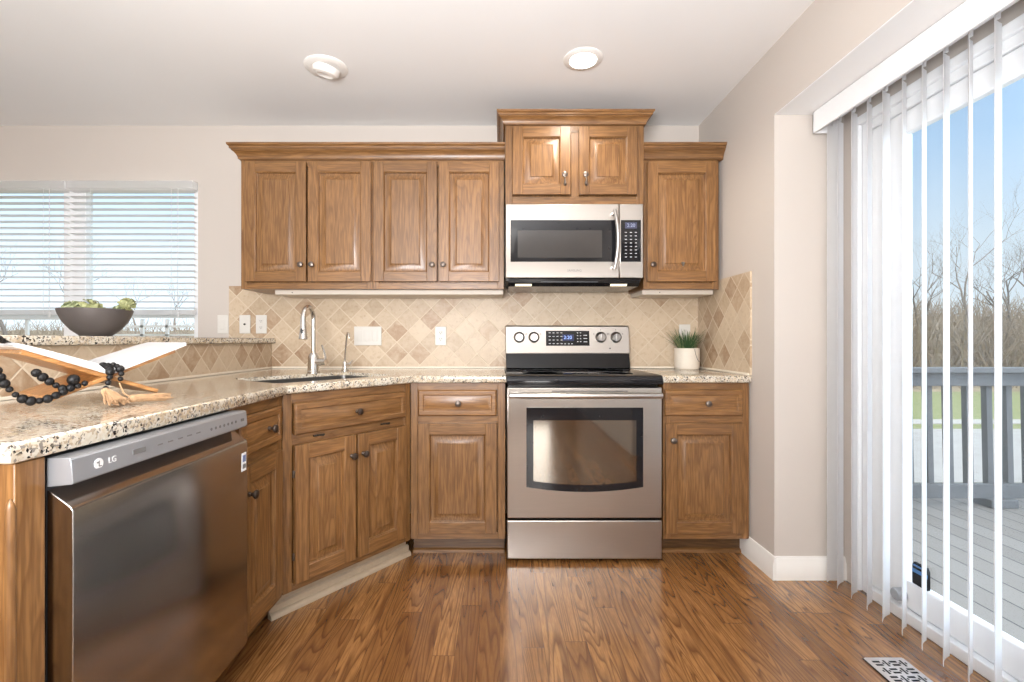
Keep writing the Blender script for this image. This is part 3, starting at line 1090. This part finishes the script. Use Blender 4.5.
MB().tube([(.066, -.01, .066), (.070, -.01, .085), (.062, -.014, .118), (.052, -.02, .150)], [.006, .0065, .0055, .0045], 10).build('lever', M_NICKEL, t)

t = thing('water_tap', 'small slim nickel filtered-water tap right of the tall faucet', 'faucet', (-.905, 2.80, .914))
MB().lathe([(0, 0), (.021, 0), (.021, .004), (.013, .010), (.012, .045), (.009, .052), (0, .053)], n=18).build('body', M_NICKEL, t)
MB().tube([(0, 0, .05), (.003, -.004, .09), (.016, -.02, .18), (.02, -.025, .205), (.027, -.035, .217), (.036, -.048, .214), (.042, -.056, .20), (.044, -.058, .185)], .0055, 10).build('spout', M_NICKEL, t)
MB().tube([(.008, 0, .035), (.03, -.004, .04)], .006, 8).tube([(.028, -.004, .036), (.046, -.008, .058)], [.007, .004], 8).build('lever', M_NICKEL, t)

# ------------------------------------------------------------------ range
RX = .413
t = thing('range', 'stainless steel electric range with black glass cooktop between the base cabinets', 'range', (RX, 2.345, 0))
W = .379
MB().box(-W + .004, W - .004, .045, .655, .03, .905).build('body', M_BLACK, t, .003)
for sx in (-.33, .33):
    for yy in (.09, .60):
        MB().lathe([(0, 0), (.018, 0), (.018, .008), (.009, .012), (.009, .03), (0, .03)], (sx, yy, 0), n=12).build('foot', M_CHAR, t)
# door with bowed glass window
dr = MB().box(-W, W, 0, .044, .218, .858).build('oven_door', M_STEEL, t, .006, seg=3)
wp = []
nseg = 16
x0, x1, zt, zb, sag = -.284, .286, .760, .372, .024
for i in range(nseg + 1):
    u = i / nseg
    wp.append((x0 + (x1 - x0) * u, zb - sag * (1 - (2 * u - 1) ** 2)))
wp += [(x1, zt), (x0, zt)]
gl = MB().loops([[(p[0], .001, p[1]) for p in wp], [(p[0], -.0025, p[1]) for p in wp]]).build('window_surround', M_BLACKGLASS, dr)
wp2 = []
x0b, x1b, ztb, zbb = -.250, .252, .698, .402
for i in range(nseg + 1):
    u = i / nseg
    wp2.append((x0b + (x1b - x0b) * u, zbb - sag * .8 * (1 - (2 * u - 1) ** 2)))
wp2 += [(x1b, ztb), (x0b, ztb)]
MB().loops([[(p[0], -.0024, p[1]) for p in wp2], [(p[0], -.0034, p[1]) for p in wp2]]).build('window_glass', M_OVENGLASS, dr)
hb = MB()
hp = []
for i in range(13):
    u = -1 + 2 * i / 12
    hp.append((u * .366, -.050 + .010 * u * u, .822))
hb.tube(hp, .0135, 14)
hb.build('door_handle', M_HANDLE, dr)
for xx in (-.337, .337):
    MB().box(xx - .015, xx + .015, -.040, .001, .812, .832).build('handle_bracket', M_HANDLE, dr, .004)
MB().box(-.235, .245, -.0018, .002, .806, .812).box(-.16, .21, -.0018, .002, .838, .842).build('vent_slot', M_CHAR, dr)
sd_ = MB().box(-W, W, .0, .044, .018, .208).build('storage_drawer', M_STEEL, t, .006, seg=3)
# cooktop
prof = [(-.012, .874), (-.014, .884), (-.012, .898), (-.002, .912), (.012, .9175), (.60, .9175), (.60, .874)]
MB().prism(prof, 'x', -W - .002, W + .002).build('cooktop', M_BLACKGLASS, t, .002)
for bx, by, br in ((-.19, .16, .112), (.19, .16, .09), (-.19, .42, .08), (.19, .42, .105)):
    MB().lathe([(br - .002, .9176), (br - .002, .9179), (br, .9179), (br, .9176)], (bx, by, 0), n=40).build('burner_ring', plain('burner_mark_grey', (.10, .10, .105), .3), t)
# backguard
bg = MB().prism([(.58, .9176), (.56, .921), (.585, 1.008), (.655, 1.008), (.655, .9176)], 'x', -W + .003, W - .003).build('backguard_riser', M_BLACK, t, .002)
BGY = .578


def bgy(z):
    return BGY + (z - 1.008) * .16


prof = [(.578, 1.008), (bgy(1.172), 1.172), (bgy(1.178) + .008, 1.181), (.655, 1.181), (.655, 1.008)]
cp = MB().prism(prof, 'x', -W + .001, W - .001).build('control_panel', M_STEEL, t, .003)
tilt = math.atan(.16)


def panel_rect(x0, x1, z0, z1, th, mat, name, parent):
    m = MB()
    m.loops([[(x0, bgy(z0) + .001, z0), (x1, bgy(z0) + .001, z0), (x1, bgy(z1) + .001, z1), (x0, bgy(z1) + .001, z1)],
             [(x0, bgy(z0) - th, z0), (x1, bgy(z0) - th, z0), (x1, bgy(z1) - th, z1), (x0, bgy(z1) - th, z1)]])
    return m.build(name, mat, parent)


dp = panel_rect(-.132, .134, 1.056, 1.148, .0015, M_BLACKGLASS, 'display_panel', t)
panel_rect(-.034, .038, 1.086, 1.126, .002, plain('display_blue_back', (.02, .025, .08), .2), 'display_screen', dp)
text('display_digits', '2:20', .030, M_DIGIT_B, dp, (.002, bgy(1.106) - .0026, 1.106), (radians(90) - tilt, 0, 0))
for (xx, zz, ww) in [(-.115 + .024 * i, 1.135 - .022 * j, .012) for i in range(4) for j in range(4)] + [(.058 + .018 * i, 1.135 - .018 * j, .008) for i in range(2) for j in range(4)] + [(.098, 1.12, .022), (.098, 1.10, .022), (.098, 1.08, .022), (-.02, 1.068, .010), (.002, 1.068, .010), (.022, 1.068, .010)]:
    MB().box(xx, xx + ww, bgy(zz) - .0022, bgy(zz) - .0014, zz - .002, zz + .002).build('key_mark', M_LABEL, dp)
for kx, da in ((-.296, 0), (-.206, 0.3), (.204, -.2), (.296, 0)):
    z = 1.108
    y = bgy(z)
    kb = MB().lathe([(.0, -.034), (.022, -.034), (.0265, -.030), (.028, -.012), (.034, -.006), (.034, .002), (0, .002)], (kx, y, z), 'y', 26).build('burner_knob', M_KNOBMETAL, t)
    MB().box(kx - .0045, kx + .0045, y - .042, y - .033, z - .024, z + .024).build('knob_grip', M_KNOBMETAL, kb, .002)
    for ex, ez in ((0, .045), (-.042, .02), (.042, .02)):
        MB().lathe([(.004, -.002), (.004, -.0008), (0, -.0008)], (kx + ex, bgy(z + ez), z + ez), 'y', 8).build('dial_mark', M_LOGO, cp)
MB().lathe([(.005, -.002), (.005, -.0005), (0, -.0005)], (.258, bgy(1.04), 1.04), 'y', 10).build('indicator_light', M_CHAR, cp)

# ------------------------------------------------------------------ microwave
t = thing('microwave', 'stainless over-the-range microwave hanging under the short oak cabinet', 'microwave', (.403, 2.60, 1.402))
W = .373
MB().box(-W + .003, W - .003, .035, WB - .011 - 2.60, .012, .428).build('body', M_CHAR, t, .002)
dr = MB().box(-W, .242, 0, .034, .024, .426).build('door', M_STEEL, t, .004)
cp = MB().box(.244, W, 0, .034, .024, .426).build('control_panel', M_STEEL, t, .004)
MB().box(-.346, .236, -.002, .001, .112, .338).build('door_glass', M_BLACKGLASS, dr, .003)
MB().box(-.308, .150, -.0028, -.0015, .134, .282).build('screen_window', M_MWGLASS, dr)
hp = []
for i in range(15):
    u = -1 + 2 * i / 14
    hp.append((.210 + .014 * (1 - u * u), -.030 - .022 * (1 - u * u), .228 + u * .158))
MB().tube(hp, .0105, 12).build('door_handle', M_HANDLE, dr)
for zz in (.374, .082):
    MB().lathe([(.010, -.036), (.010, 0), (0, 0)], (.208, 0, zz), 'y', 12).build('handle_post', M_HANDLE, dr)
text('brand_lettering', 'SAMSUNG', .017, M_LOGO, dr, (.0, -.0006, .064), FRONT)
bp = MB().box(.252, .360, -.002, .001, .112, .338).build('keypad_panel', M_BLACKGLASS, t, .003)
MB().box(.274, .338, -.003, -.0015, .292, .325).build('display_screen', plain('microwave_display_back', (.05, .055, .10), .3), bp)
text('display_digits', '2:20', .026, M_DIGIT_G, bp, (.306, -.0036, .308), FRONT)
for j in range(8):
    for i in range(3):
        MB().box(.273 + .027 * i, .284 + .027 * i, -.0028, -.0018, .269 - .019 * j, .2725 - .019 * j).build('key_mark', M_LABEL, bp)
un = MB().prism([(.012, .0), (.034, -.018), (.36, -.018), (.40, .012), (.012, .022)], 'x', -W + .015, W - .015).build('underside_vent', M_BLACK, t, .002)
MB().box(-.18, .13, .010, .018, .002, .008).build('grille_bar', M_CHAR, un)
for lx in (-.275, .245):
    MB().prism([(.0185, -.006), (.030, -.0165), (.033, -.0165), (.022, -.006)], 'x', lx - .045, lx + .045).build('cooktop_light', M_BULB_MW, un)

# ------------------------------------------------------------------ wall plates
def plate(x, z, w, h, y, label, kind, n=1, group=None):
    t = thing('wall_plate', label, 'outlet' if kind == 'outlet' else 'switch plate', (x, y, z), 0, group)
    MB().box(-w / 2, w / 2, -.006, 0, -h / 2, h / 2).build('cover', M_PLATE, t, .003)
    if kind == 'outlet':
        for dz in (-.02, .02):
            rc = MB().lathe([(.0, -.009), (.0135, -.009), (.0145, -.006), (0, -.006)], (0, 0, dz), 'y', 18, sy=.85).build('receptacle', M_PLATE, t)
            MB().box(-.0065, -.0045, -.0096, -.0088, dz - .002, dz + .006).box(.0045, .0065, -.0096, -.0088, dz - .001, dz + .006).box(-.002, .002, -.0096, -.0088, dz - .009, dz - .005).build('slots', M_SLOT, rc)
    elif kind == 'rocker':
        for i in range(n):
            xx = (i - (n - 1) / 2) * .046
            MB().box(xx - .0165, xx + .0165, -.009, -.005, -.033, .033).build('rocker_switch', M_PLATE, t, .002)
    elif kind == 'jack':
        MB().lathe([(.0, -.011), (.006, -.011), (.007, -.006), (0, -.006)], (0, 0, 0), 'y', 12).build('jack', M_SLOT, t)
    return t


plate(-1.742, 1.19, .068, .116, WB, 'plain white single wall plate on painted wall, leftmost above the bar', 'rocker')
plate(-1.598, 1.19, .068, .116, WB - .010, 'white wall plate with one dark jack, on tile above the bar', 'jack')
plate(-1.495, 1.19, .068, .116, WB - .010, 'white double outlet on tile at the right end of the bar', 'outlet')
plate(-.828, 1.117, .172, .118, WB - .010, 'wide white switch plate on the tile right of the faucet', 'rocker', 3)
plate(-.372, 1.117, .070, .118, WB - .010, 'white double outlet on the tile left of the range', 'outlet')
plate(1.157, 1.130, .070, .118, WB - .010, 'white outlet half hidden behind the potted grass', 'outlet')

# ------------------------------------------------------------------ potted grass
t = thing('potted_grass', 'green grass plant in a cream cylindrical pot on the right counter', 'plant', (1.140, 2.928, .914))
MB().lathe([(0, 0), (.066, 0), (.071, .006), (.074, .05), (.074, .126), (.070, .128), (.067, .122), (.067, .110), (0, .110)], n=32).build('pot', M_POT, t)
MB().lathe([(0, .1105), (.066, .1105), (.05, .116), (0, .119)], n=24).build('soil', M_SOIL, t)


def blade(m, base, az, lean, L, w, droop):
    pts = []
    n = 6
    for i in range(n + 1):
        u = i / n
        r = lean * L * u + droop * L * u * u * .4
        zz = L * u * (1 - .45 * droop * u)
        pts.append((base[0] + cos(az) * r, base[1] + sin(az) * r, base[2] + zz, w * (1 - u) ** .6 + .0004))
    px, py = -sin(az), cos(az)
    lp = []
    for x, y, z, ww in pts:
        lp.append([(x - px * ww, y - py * ww, z), (x, y, z - ww * .35), (x + px * ww, y + py * ww, z), (x, y, z + ww * .2)])
    m.loops(lp)


rg = random.Random(3)
m1, m2 = MB(), MB()
for i in range(190):
    az = rg.uniform(0, 2 * pi)
    r = rg.uniform(0, .05)
    lean = rg.uniform(.1, .85)
    out = Vector((cos(az), sin(az)))
    if out.x > .3 or out.y > .3:
        lean *= .42
    blade(m1 if rg.random() < .72 else m2, (out.x * r, out.y * r, .114), az + rg.uniform(-.5, .5), lean * 1.25, rg.uniform(.085, .155), rg.uniform(.0022, .0038), rg.uniform(.1, .9))
m1.build('grass_blades', M_GRASSBLADE, t)
m2.build('pale_blades', M_GRASSBLADE2, t)
MB().tube([(.01, -.066, .128), (.016, -.078, .122), (.022, -.078, .09), (.036, -.072, .06), (.052, -.060, .045)], .0012, 5).build('trailing_stem', M_SOIL, t)

# ------------------------------------------------------------------ bowl of artichokes on the bar
BXc, BYc = -1.62, 1.925
t = thing('decor_bowl', 'wide dark pewter bowl on the raised bar in front of the window', 'bowl', (BXc, BYc, 1.102))
MB().lathe([(0, 0), (.044, 0), (.050, .003), (.080, .028), (.104, .060), (.117, .090), (.1215, .107), (.119, .110), (.116, .107), (.110, .088), (.096, .060), (.072, .032), (.04, .012), (0, .010)], n=48).build('shell', M_BOWL, t)


def artichoke(loc, r, rot, label, mat):
    t = thing('artichoke', label, 'vegetable', loc, 0, 'green artichokes in the bowl')
    m = MB()
    m.sphere((0, 0, 0), r * .78, 12, 8, sc=(1, 1, 1.05))
    for row in range(6):
        el = -.9 + row * .42
        n = 9 - row
        for j in range(n):
            az = 2 * pi * (j + .5 * (row % 2)) / n
            rr = r * (.80 + .04 * row) * cos(el)
            zz = r * sin(el) * .95
            c = Vector((rr * cos(az), rr * sin(az), zz))
            px, py = -sin(az), cos(az)
            w = r * .34
            tip = c * 1.08 + Vector((0, 0, r * .42))
            mid = c * 1.12 + Vector((0, 0, r * .12))
            lp = []
            for p, ww in ((c * .85 - Vector((0, 0, r * .1)), w * .8), (mid, w), (tip, w * .12)):
                o = Vector((cos(az), sin(az), 0)) * r * .05
                lp.append([p - Vector((px, py, 0)) * ww, p + o, p + Vector((px, py, 0)) * ww, p - o])
            m.loops(lp)
    o = m.build('leaves', mat, t)
    MB().tube([(0, 0, -r * .7), (0, 0, -r * 1.25)], [r * .2, r * .17], 8).build('stem', M_GREEN_B, t)
    t.rotation_euler = rot
    return t


artichoke((BXc - .066, BYc - .040, 1.207), .033, (.2, 1.2, .2), 'pale green artichoke at the left of the dark bowl', M_GREEN_A)
artichoke((BXc + .006, BYc - .018, 1.205), .041, (.5, -1.2, .4), 'large olive artichoke in the middle of the dark bowl', M_GREEN_B)
artichoke((BXc + .046, BYc + .055, 1.200), .030, (.9, -.8, 2.2), 'small sage artichoke at the back of the dark bowl', M_GREEN_A)
artichoke((BXc + .122, BYc - .002, 1.234), .025, (0, 1.75, .1), 'round olive artichoke lying over the right rim of the dark bowl', M_GREEN_B)

# ------------------------------------------------------------------ book on its stand
S = Vector((-1.056, 1.295, 0))
aa = Vector((-.85, .53, 0)).normalized()
rr_ = Vector((.53, .85, 0)).normalized()
ROT = math.atan2(rr_.y, rr_.x)
t = thing('book_stand', 'pale wooden folding X-shaped book stand on the peninsula counter', 'book stand', (S.x, S.y, .914), ROT)
# local x = across the V, y = along the spine (away), z up; crossing at z=.072
cz = .068
sl = math.tan(radians(22.5))


def board(sign, t0, t1, y0, y1, th, off=0.0):
    """slanted board through the crossing: from local x=t0 to t1, height cz + sign*sl*x"""
    m = MB()
    nx, nz = -sign * sl / math.hypot(1, sl), 1 / math.hypot(1, sl)
    q = []
    for x in (t0, t1):
        z = cz + sign * sl * x
        q.append((x + nx * off, z + nz * off)); 
    a, b = q
    m.prism([a, b, (b[0] + nx * th, b[1] + nz * th), (a[0] + nx * th, a[1] + nz * th)] if (sign > 0 or True) else None, 'y', y0, y1)
    return m


bd = board(1, -.116, .165, .0, .245, .011)
bd.build('right_board', M_STANDWOOD, t, .002)
bd = board(-1, -.175, .116, .0, .245, .011)
bd.build('left_board', M_STANDWOOD, t, .002)

bk = thing('open_book', 'open white book lying in the V of the wooden stand', 'book', (S.x, S.y, .914), ROT)
for sign, nm in ((1, 'right_pages'), (-1, 'left_pages')):
    nx, nz = -sign * sl / math.hypot(1, sl), 1 / math.hypot(1, sl)
    c0 = []
    t0, t1 = .012 * sign, .188 * sign
    lower, upper = [], []
    for i in range(9):
        u = i / 8
        x = t0 + (t1 - t0) * u
        z = cz + sign * sl * x + .0145 / nz
        cur = .010 * (1 - u) ** .6 * min(1, u * 8) + .006
        lower.append((x, z))
        upper.append((x + nx * cur * (.4 if u < .1 else 1), z + nz * cur))
    MB().prism(lower + upper[::-1], 'y', -.012, .232).build(nm, M_PAGE, bk)
    cv = board(sign, .010 * sign, .192 * sign, -.015, .235, .0022, .0112)
    cv.build('cover', M_COVER, bk)

# ------------------------------------------------------------------ bead garland with tassels
gar = thing('bead_garland', 'black wooden bead garland with jute tassels draped over the open book', 'garland', (S.x, S.y, .914), ROT)
rg = random.Random(11)



def strand(ctrl, r0=.0075, r1=.0105, gap=.0165):
    bm_ = MB()
    pts = [Vector(p) for p in ctrl]
    dense = []
    for i in range(len(pts) - 1):
        p0 = pts[max(i - 1, 0)]; p1 = pts[i]; p2 = pts[i + 1]; p3 = pts[min(i + 2, len(pts) - 1)]
        for j in range(30):
            s_ = j / 30
            dense.append(0.5 * ((2 * p1) + (-p0 + p2) * s_ + (2 * p0 - 5 * p1 + 4 * p2 - p3) * s_ ** 2 + (-p0 + 3 * p1 - 3 * p2 + p3) * s_ ** 3))
    dense.append(pts[-1])
    d = 0
    last = dense[0]
    bm_.sphere(last, r1, 10, 7)
    for p in dense[1:]:
        d += (p - last).length
        last = p
        if d >= gap:
            d = 0
            bm_.sphere(p, rg.choice([r0, r0, r1]) * rg.uniform(.9, 1.08), 10, 7)
    bm_.build('bead_strand', M_BEAD, gar)


# hanging loop below the left page, second short strand, wrap over the spine
strand([(-.232, -.024, .148), (-.222, -.03, .115), (-.205, -.03, .070), (-.175, -.03, .034), (-.14, -.03, .028), (-.095, -.03, .048), (-.05, -.024, .066)], gap=.015)
strand([(-.150, -.022, .094), (-.125, -.028, .070), (-.10, -.028, .052), (-.075, -.026, .058)], gap=.015)
MB().sphere((-.082, -.028, .073), .014, 10, 8).build('large_bead', M_BEAD, gar)
strand([(-.215, -.012, .176), (-.19, .05, .170), (-.16, .10, .158), (-.13, .15, .147)], .0055, .0075, .0125)
strand([(-0.075, .10, .113), (-0.050, .06, .102), (-0.020, .03, .094), (-0.002, .0, .098), (-0.004, -.022, .088), (-0.008, -.026, .066), (-0.016, -.028, .046), (-0.022, -.03, .034)], .0075, .0105, .0145)
strand([(-0.040, .08, .106), (-0.010, .05, .100), (0.014, .01, .106), (0.020, -.020, .092), (0.018, -.026, .072), (0.014, -.028, .058)], .0075, .011, .0145)


def tassel(p0, p1, r0, r1, flat):
    m = MB()
    p0, p1 = Vector(p0), Vector(p1)
    d = p1 - p0
    side = d.cross(Vector((0, 0, 1))).normalized()
    up = side.cross(d).normalized()
    for i in range(70):
        a = rg.uniform(0, 2 * pi)
        rr = math.sqrt(rg.random())
        s0 = side * cos(a) * r0 * rr + up * sin(a) * r0 * rr
        s1 = side * cos(a) * r1 * rr * 1.1 + up * sin(a) * r1 * rr * flat
        l = rg.uniform(.82, 1.03)
        pts = []
        for j in range(6):
            u = j / 5
            q = p0 + d * u * l + s0 * (1 - u) + s1 * u + Vector((rg.uniform(-1, 1), rg.uniform(-1, 1), rg.uniform(-1, 1))) * .0016
            q.z = max(q.z, .0022)
            pts.append(q)
        m.tube(pts, .0014, 4)
    m.sphere(p0, r0 * 1.25, 10, 7)
    return m.build('tassel', M_JUTE, gar)


tassel((-0.017, -.032, .038), (-0.008, -.085, .010), .0085, .030, .35)
tassel((0.035, -.055, .016), (0.125, -.045, .012), .0085, .014, .8)
MB().tube([(0.014, -.028, .058), (0.020, -.04, .03), (0.035, -.055, .016)], .002, 6).build('cord', M_JUTE, gar)

# ------------------------------------------------------------------ ceiling lights
t = thing('recessed_light', 'lit white recessed ceiling light above the range', 'ceiling light', (.399, 2.306, CE))
MB().lathe([(.062, 0), (.094, 0), (.094, -.003), (.088, -.007), (.066, -.010), (.062, -.006)], n=40).build('trim_ring', M_WHITE, t)
MB().lathe([(0, -.001), (.064, -.001), (.062, -.010), (.045, -.016), (0, -.018)], n=36).build('lens', M_BULB, t)
lamp('recessed_lamp', 'SPOT', (.399, 2.306, CE - .03), (0, 0, 0), 28, (1, .9, .76), spot_size=radians(150), spot_blend=.6, shadow_soft_size=.06)
t = thing('recessed_light', 'unlit white eyeball recessed ceiling light above the sink', 'ceiling light', (-.86, 2.374, CE))
MB().lathe([(.070, -.004), (.104, 0), (.104, -.003), (.098, -.008), (.074, -.012), (.070, -.012)], n=40).build('trim_ring', M_WHITE, t)
eb = MB()
eb.lathe([(0, .0), (.069, -.001), (.066, -.016), (.056, -.030), (.040, -.036), (.034, -.030), (.0, -.022)], n=32)
eb.xf(Matrix.Translation((0, 0, -.004)) @ Matrix.Rotation(radians(14), 4, 'Y') @ Matrix.Rotation(radians(8), 4, 'X'))
eb.build('eyeball', M_WHITE, t)

# ------------------------------------------------------------------ floor register
t = thing('floor_register', 'silver floor vent grille with a basket-weave pattern by the patio door', 'vent', (1.308, 1.48, 0))
MB().prism([(-.069, 0), (.069, 0), (.069, .002), (.062, .005), (-.062, .005), (-.069, .002)], 'y', -.158, .158).build('grille_plate', M_REG, t)
m = MB()
nx, ny = 8, 22
pw, ph = .0136, .0136
for j in range(4):
    for i in range(4):
        cx_ = -.042 + i * .028
        cy_ = .128 - j * .037 * 1.0
        for rep in range(2):
            yy = cy_ - rep * .148
            if (i + j) % 2 == 0:
                for q in (-1, 1):
                    m.box(cx_ - .012, cx_ + .012, yy + q * .008 - .004, yy + q * .008 + .004, .005, .0056)
            else:
                m.box(cx_ - .0035, cx_ + .0035, yy - .015, yy + .015, .005, .0056)
                for q in (-1, 1):
                    m.box(cx_ + q * .010 - .0025, cx_ + q * .010 + .0025, yy - .004, yy + .004, .005, .0056)
m.build('slots', M_BLACK, t, smooth=False)
MB().box(-.072, -.069, -.158, .158, 0, .0035).build('edge_gap', M_BLACK, t)

# ------------------------------------------------------------------ outside: deck, lawn, trees
GZ = -.50
struct(MB().box(1.72, 7.5, -3.0, 3.42, -.09, -.03).build('deck', M_DECK, smooth=False))
g = struct(MB().box(-70, 90, 3.43, 15, GZ - .1, GZ).build('lawn', M_LAWN, smooth=False))
g = struct(MB().box(3.0, 60, 5.35, 8.6, GZ, GZ + .012).build('driveway', M_CONC, smooth=False))
g = struct(MB().box(-2.0, 80, 9.15, 9.65, GZ, GZ + .012).build('path', M_CONC, smooth=False))
g = struct(MB().box(-60, -4, 9.0, 13.5, GZ, GZ + .012).build('street', M_CONC, smooth=False))
rg = random.Random(5)
m = MB()
lp = []
NY = 14
for j in range(NY + 1):
    y = 15 + j * 4.0
    row = []
    for i in range(61):
        x = -90 + i * 3.2
        hgt = GZ + (1.25 if x > 0 else .75) * max(0, j) ** .75 * .55 + (.25 * sin(x * .7 + j) + .2 * sin(x * 1.9 + 2 * j)) * min(1, j * .5)
        row.append((x, y, hgt))
    lp.append(row)
m.loops(lp, cap0=False, cap1=False, closed=False)
struct(m.build('hillside', M_HILL))

# unseen block and roof shape, put in above to keep the deck in shade
struct(MB().box(-4.7, 1.78, -9.0, 3.14, 2.565, 5.4).prism([(-5.2, 5.4), (2.2, 5.4), (-1.5, 7.4)], 'y', -9.3, 3.5).build('upper_shade_block', M_VINYL, smooth=False))

# deck railing
t = thing('deck_railing', 'grey wooden railing along the far edge of the deck', 'railing', (1.9, 3.26, -.03))
MB().box(0, 5.4, -.075, .075, .902, .935).build('cap_rail', M_RAIL, t, .003)
MB().box(0, 5.4, -.03, .01, .812, .900).build('top_rail', M_RAIL, t, .003)
MB().box(0, 5.4, -.03, .01, .055, .148).build('bottom_rail', M_RAIL, t, .003)
x = .07
i = 0
while x < 5.35:
    b = MB()
    lean = .018
    b.loops([[(x + lean - .019, .010, .10), (x + lean + .019, .010, .10), (x + lean + .019, .050, .10), (x + lean - .019, .050, .10)],
             [(x - .019, .010, .885), (x + .019, .010, .885), (x + .019, .050, .885), (x - .019, .050, .885)]])
    if x < 3.2:
        b.build('baluster', M_RAIL, t)
    x += .136
for px_ in (0.05, 1.46, 2.9, 4.4):
    MB().box(px_ - .09, px_ + .09, -.07, .07, 0, .055).build('post_base', M_RAIL, t, .004)


def tree(loc, hgt, seed, label, lean=0.0, rad=.12, depth=6):
    rg = random.Random(seed)
    t = thing('bare_tree', label, 'tree', loc, 0, 'bare winter trees beyond the lawn')
    trunk, br = MB(), MB()

    def grow(p, d, L, r, lv):
        n = 3
        pts = [p]
        rs = [r]
        q = p.copy()
        dd = d.copy()
        for i in range(n):
            dd = (dd + Vector((rg.uniform(-1, 1), rg.uniform(-1, 1), rg.uniform(-.3, .6))) * .18).normalized()
            q = q + dd * L / n
            pts.append(q.copy())
            rs.append(r * (1 - .42 * (i + 1) / n))
        (trunk if lv == 0 else br).tube(pts, rs, 6 if lv < 2 else 3)
        if lv >= depth:
            return
        for i in range(2 if lv < 1 else rg.choice([2, 3, 3])):
            k = rg.choice([2, 3]) if lv else 3
            ax = Vector((rg.uniform(-1, 1), rg.uniform(-1, 1), rg.uniform(-.1, .7))).normalized()
            nd = (dd * .85 + ax * .8).normalized()
            grow(pts[k], nd, L * rg.uniform(.6, .82), rs[k] * .72, lv + 1)
    grow(Vector((0, 0, -.15)), Vector((lean, 0, 1)).normalized(), hgt * .30, rad, 0)
    trunk.build('trunk', M_BARK, t)
    br.build('branches', M_BARK, t)
    return t


for i, (x, y, h_, ln, lab) in enumerate([
        (15.2, 17.0, 6.0, .12, 'bare tree outside seen at the left edge of the patio door glass'),
        (17.4, 18.0, 7.6, -.1, 'tallest bare forked tree outside behind the deck railing'),
        (19.6, 19.0, 6.6, .1, 'bare tree outside in the middle of the patio door view'),
        (21.6, 19.5, 7.2, -.15, 'bare tree outside towards the right edge of the patio door view'),
        (24.2, 21.5, 8.0, .1, 'bare tree outside at the far right edge of the photo'),
        (-20.5, 20.0, 7.4, .1, 'bare tree seen through the far left of the back window blind'),
        (-18.0, 20.0, 6.2, -.1, 'bare tree seen through the left blind beside the window mullion'),
        (-22.0, 29.0, 4.6, .05, 'low bare tree seen through the right blind above the bowl'),
        (-19.6, 29.0, 4.3, .0, 'low bare tree seen through the right blind right of the bowl')]):
    tree((x, y, GZ + .1 + max(0, (y - 15)) * .12), h_, 40 + i, lab, ln, .10 if h_ > 5 else .08)


def thicket(x0, x1, y0, y1, n, h0, h1, label, seed):
    rg = random.Random(seed)
    m = MB()
    for i in range(n):
        x = rg.uniform(x0, x1); y = rg.uniform(y0, y1)
        z = GZ + max(0, y - 15) * .12 - .05
        h = rg.uniform(h0, h1)
        p = Vector((x, y, z))
        d = Vector((rg.uniform(-.5, .5), rg.uniform(-.5, .5), 1)).normalized()
        q = p + d * h * .5
        d2 = (d + Vector((rg.uniform(-.6, .6), rg.uniform(-.6, .6), 0))).normalized()
        q2 = q + d2 * h * .5
        m.tube([p, q, q2], [.022, .014, .005], 3)
        for k in range(2):
            d3 = (d + Vector((rg.uniform(-1, 1), rg.uniform(-1, 1), .2))).normalized()
            m.tube([q, q + d3 * h * .35], [.010, .004], 3)
    o = m.build('brush_thicket', M_TWIG)
    return tag(o, label, 'brush', None, 'stuff')


thicket(12.5, 27, 15.3, 25, 2600, 1.2, 3.4, 'tangled brown winter brush beyond the driveway', 9)
thicket(-34, -13, 15.5, 27, 1500, .8, 2.0, 'brown winter brush seen low through the back window', 10)
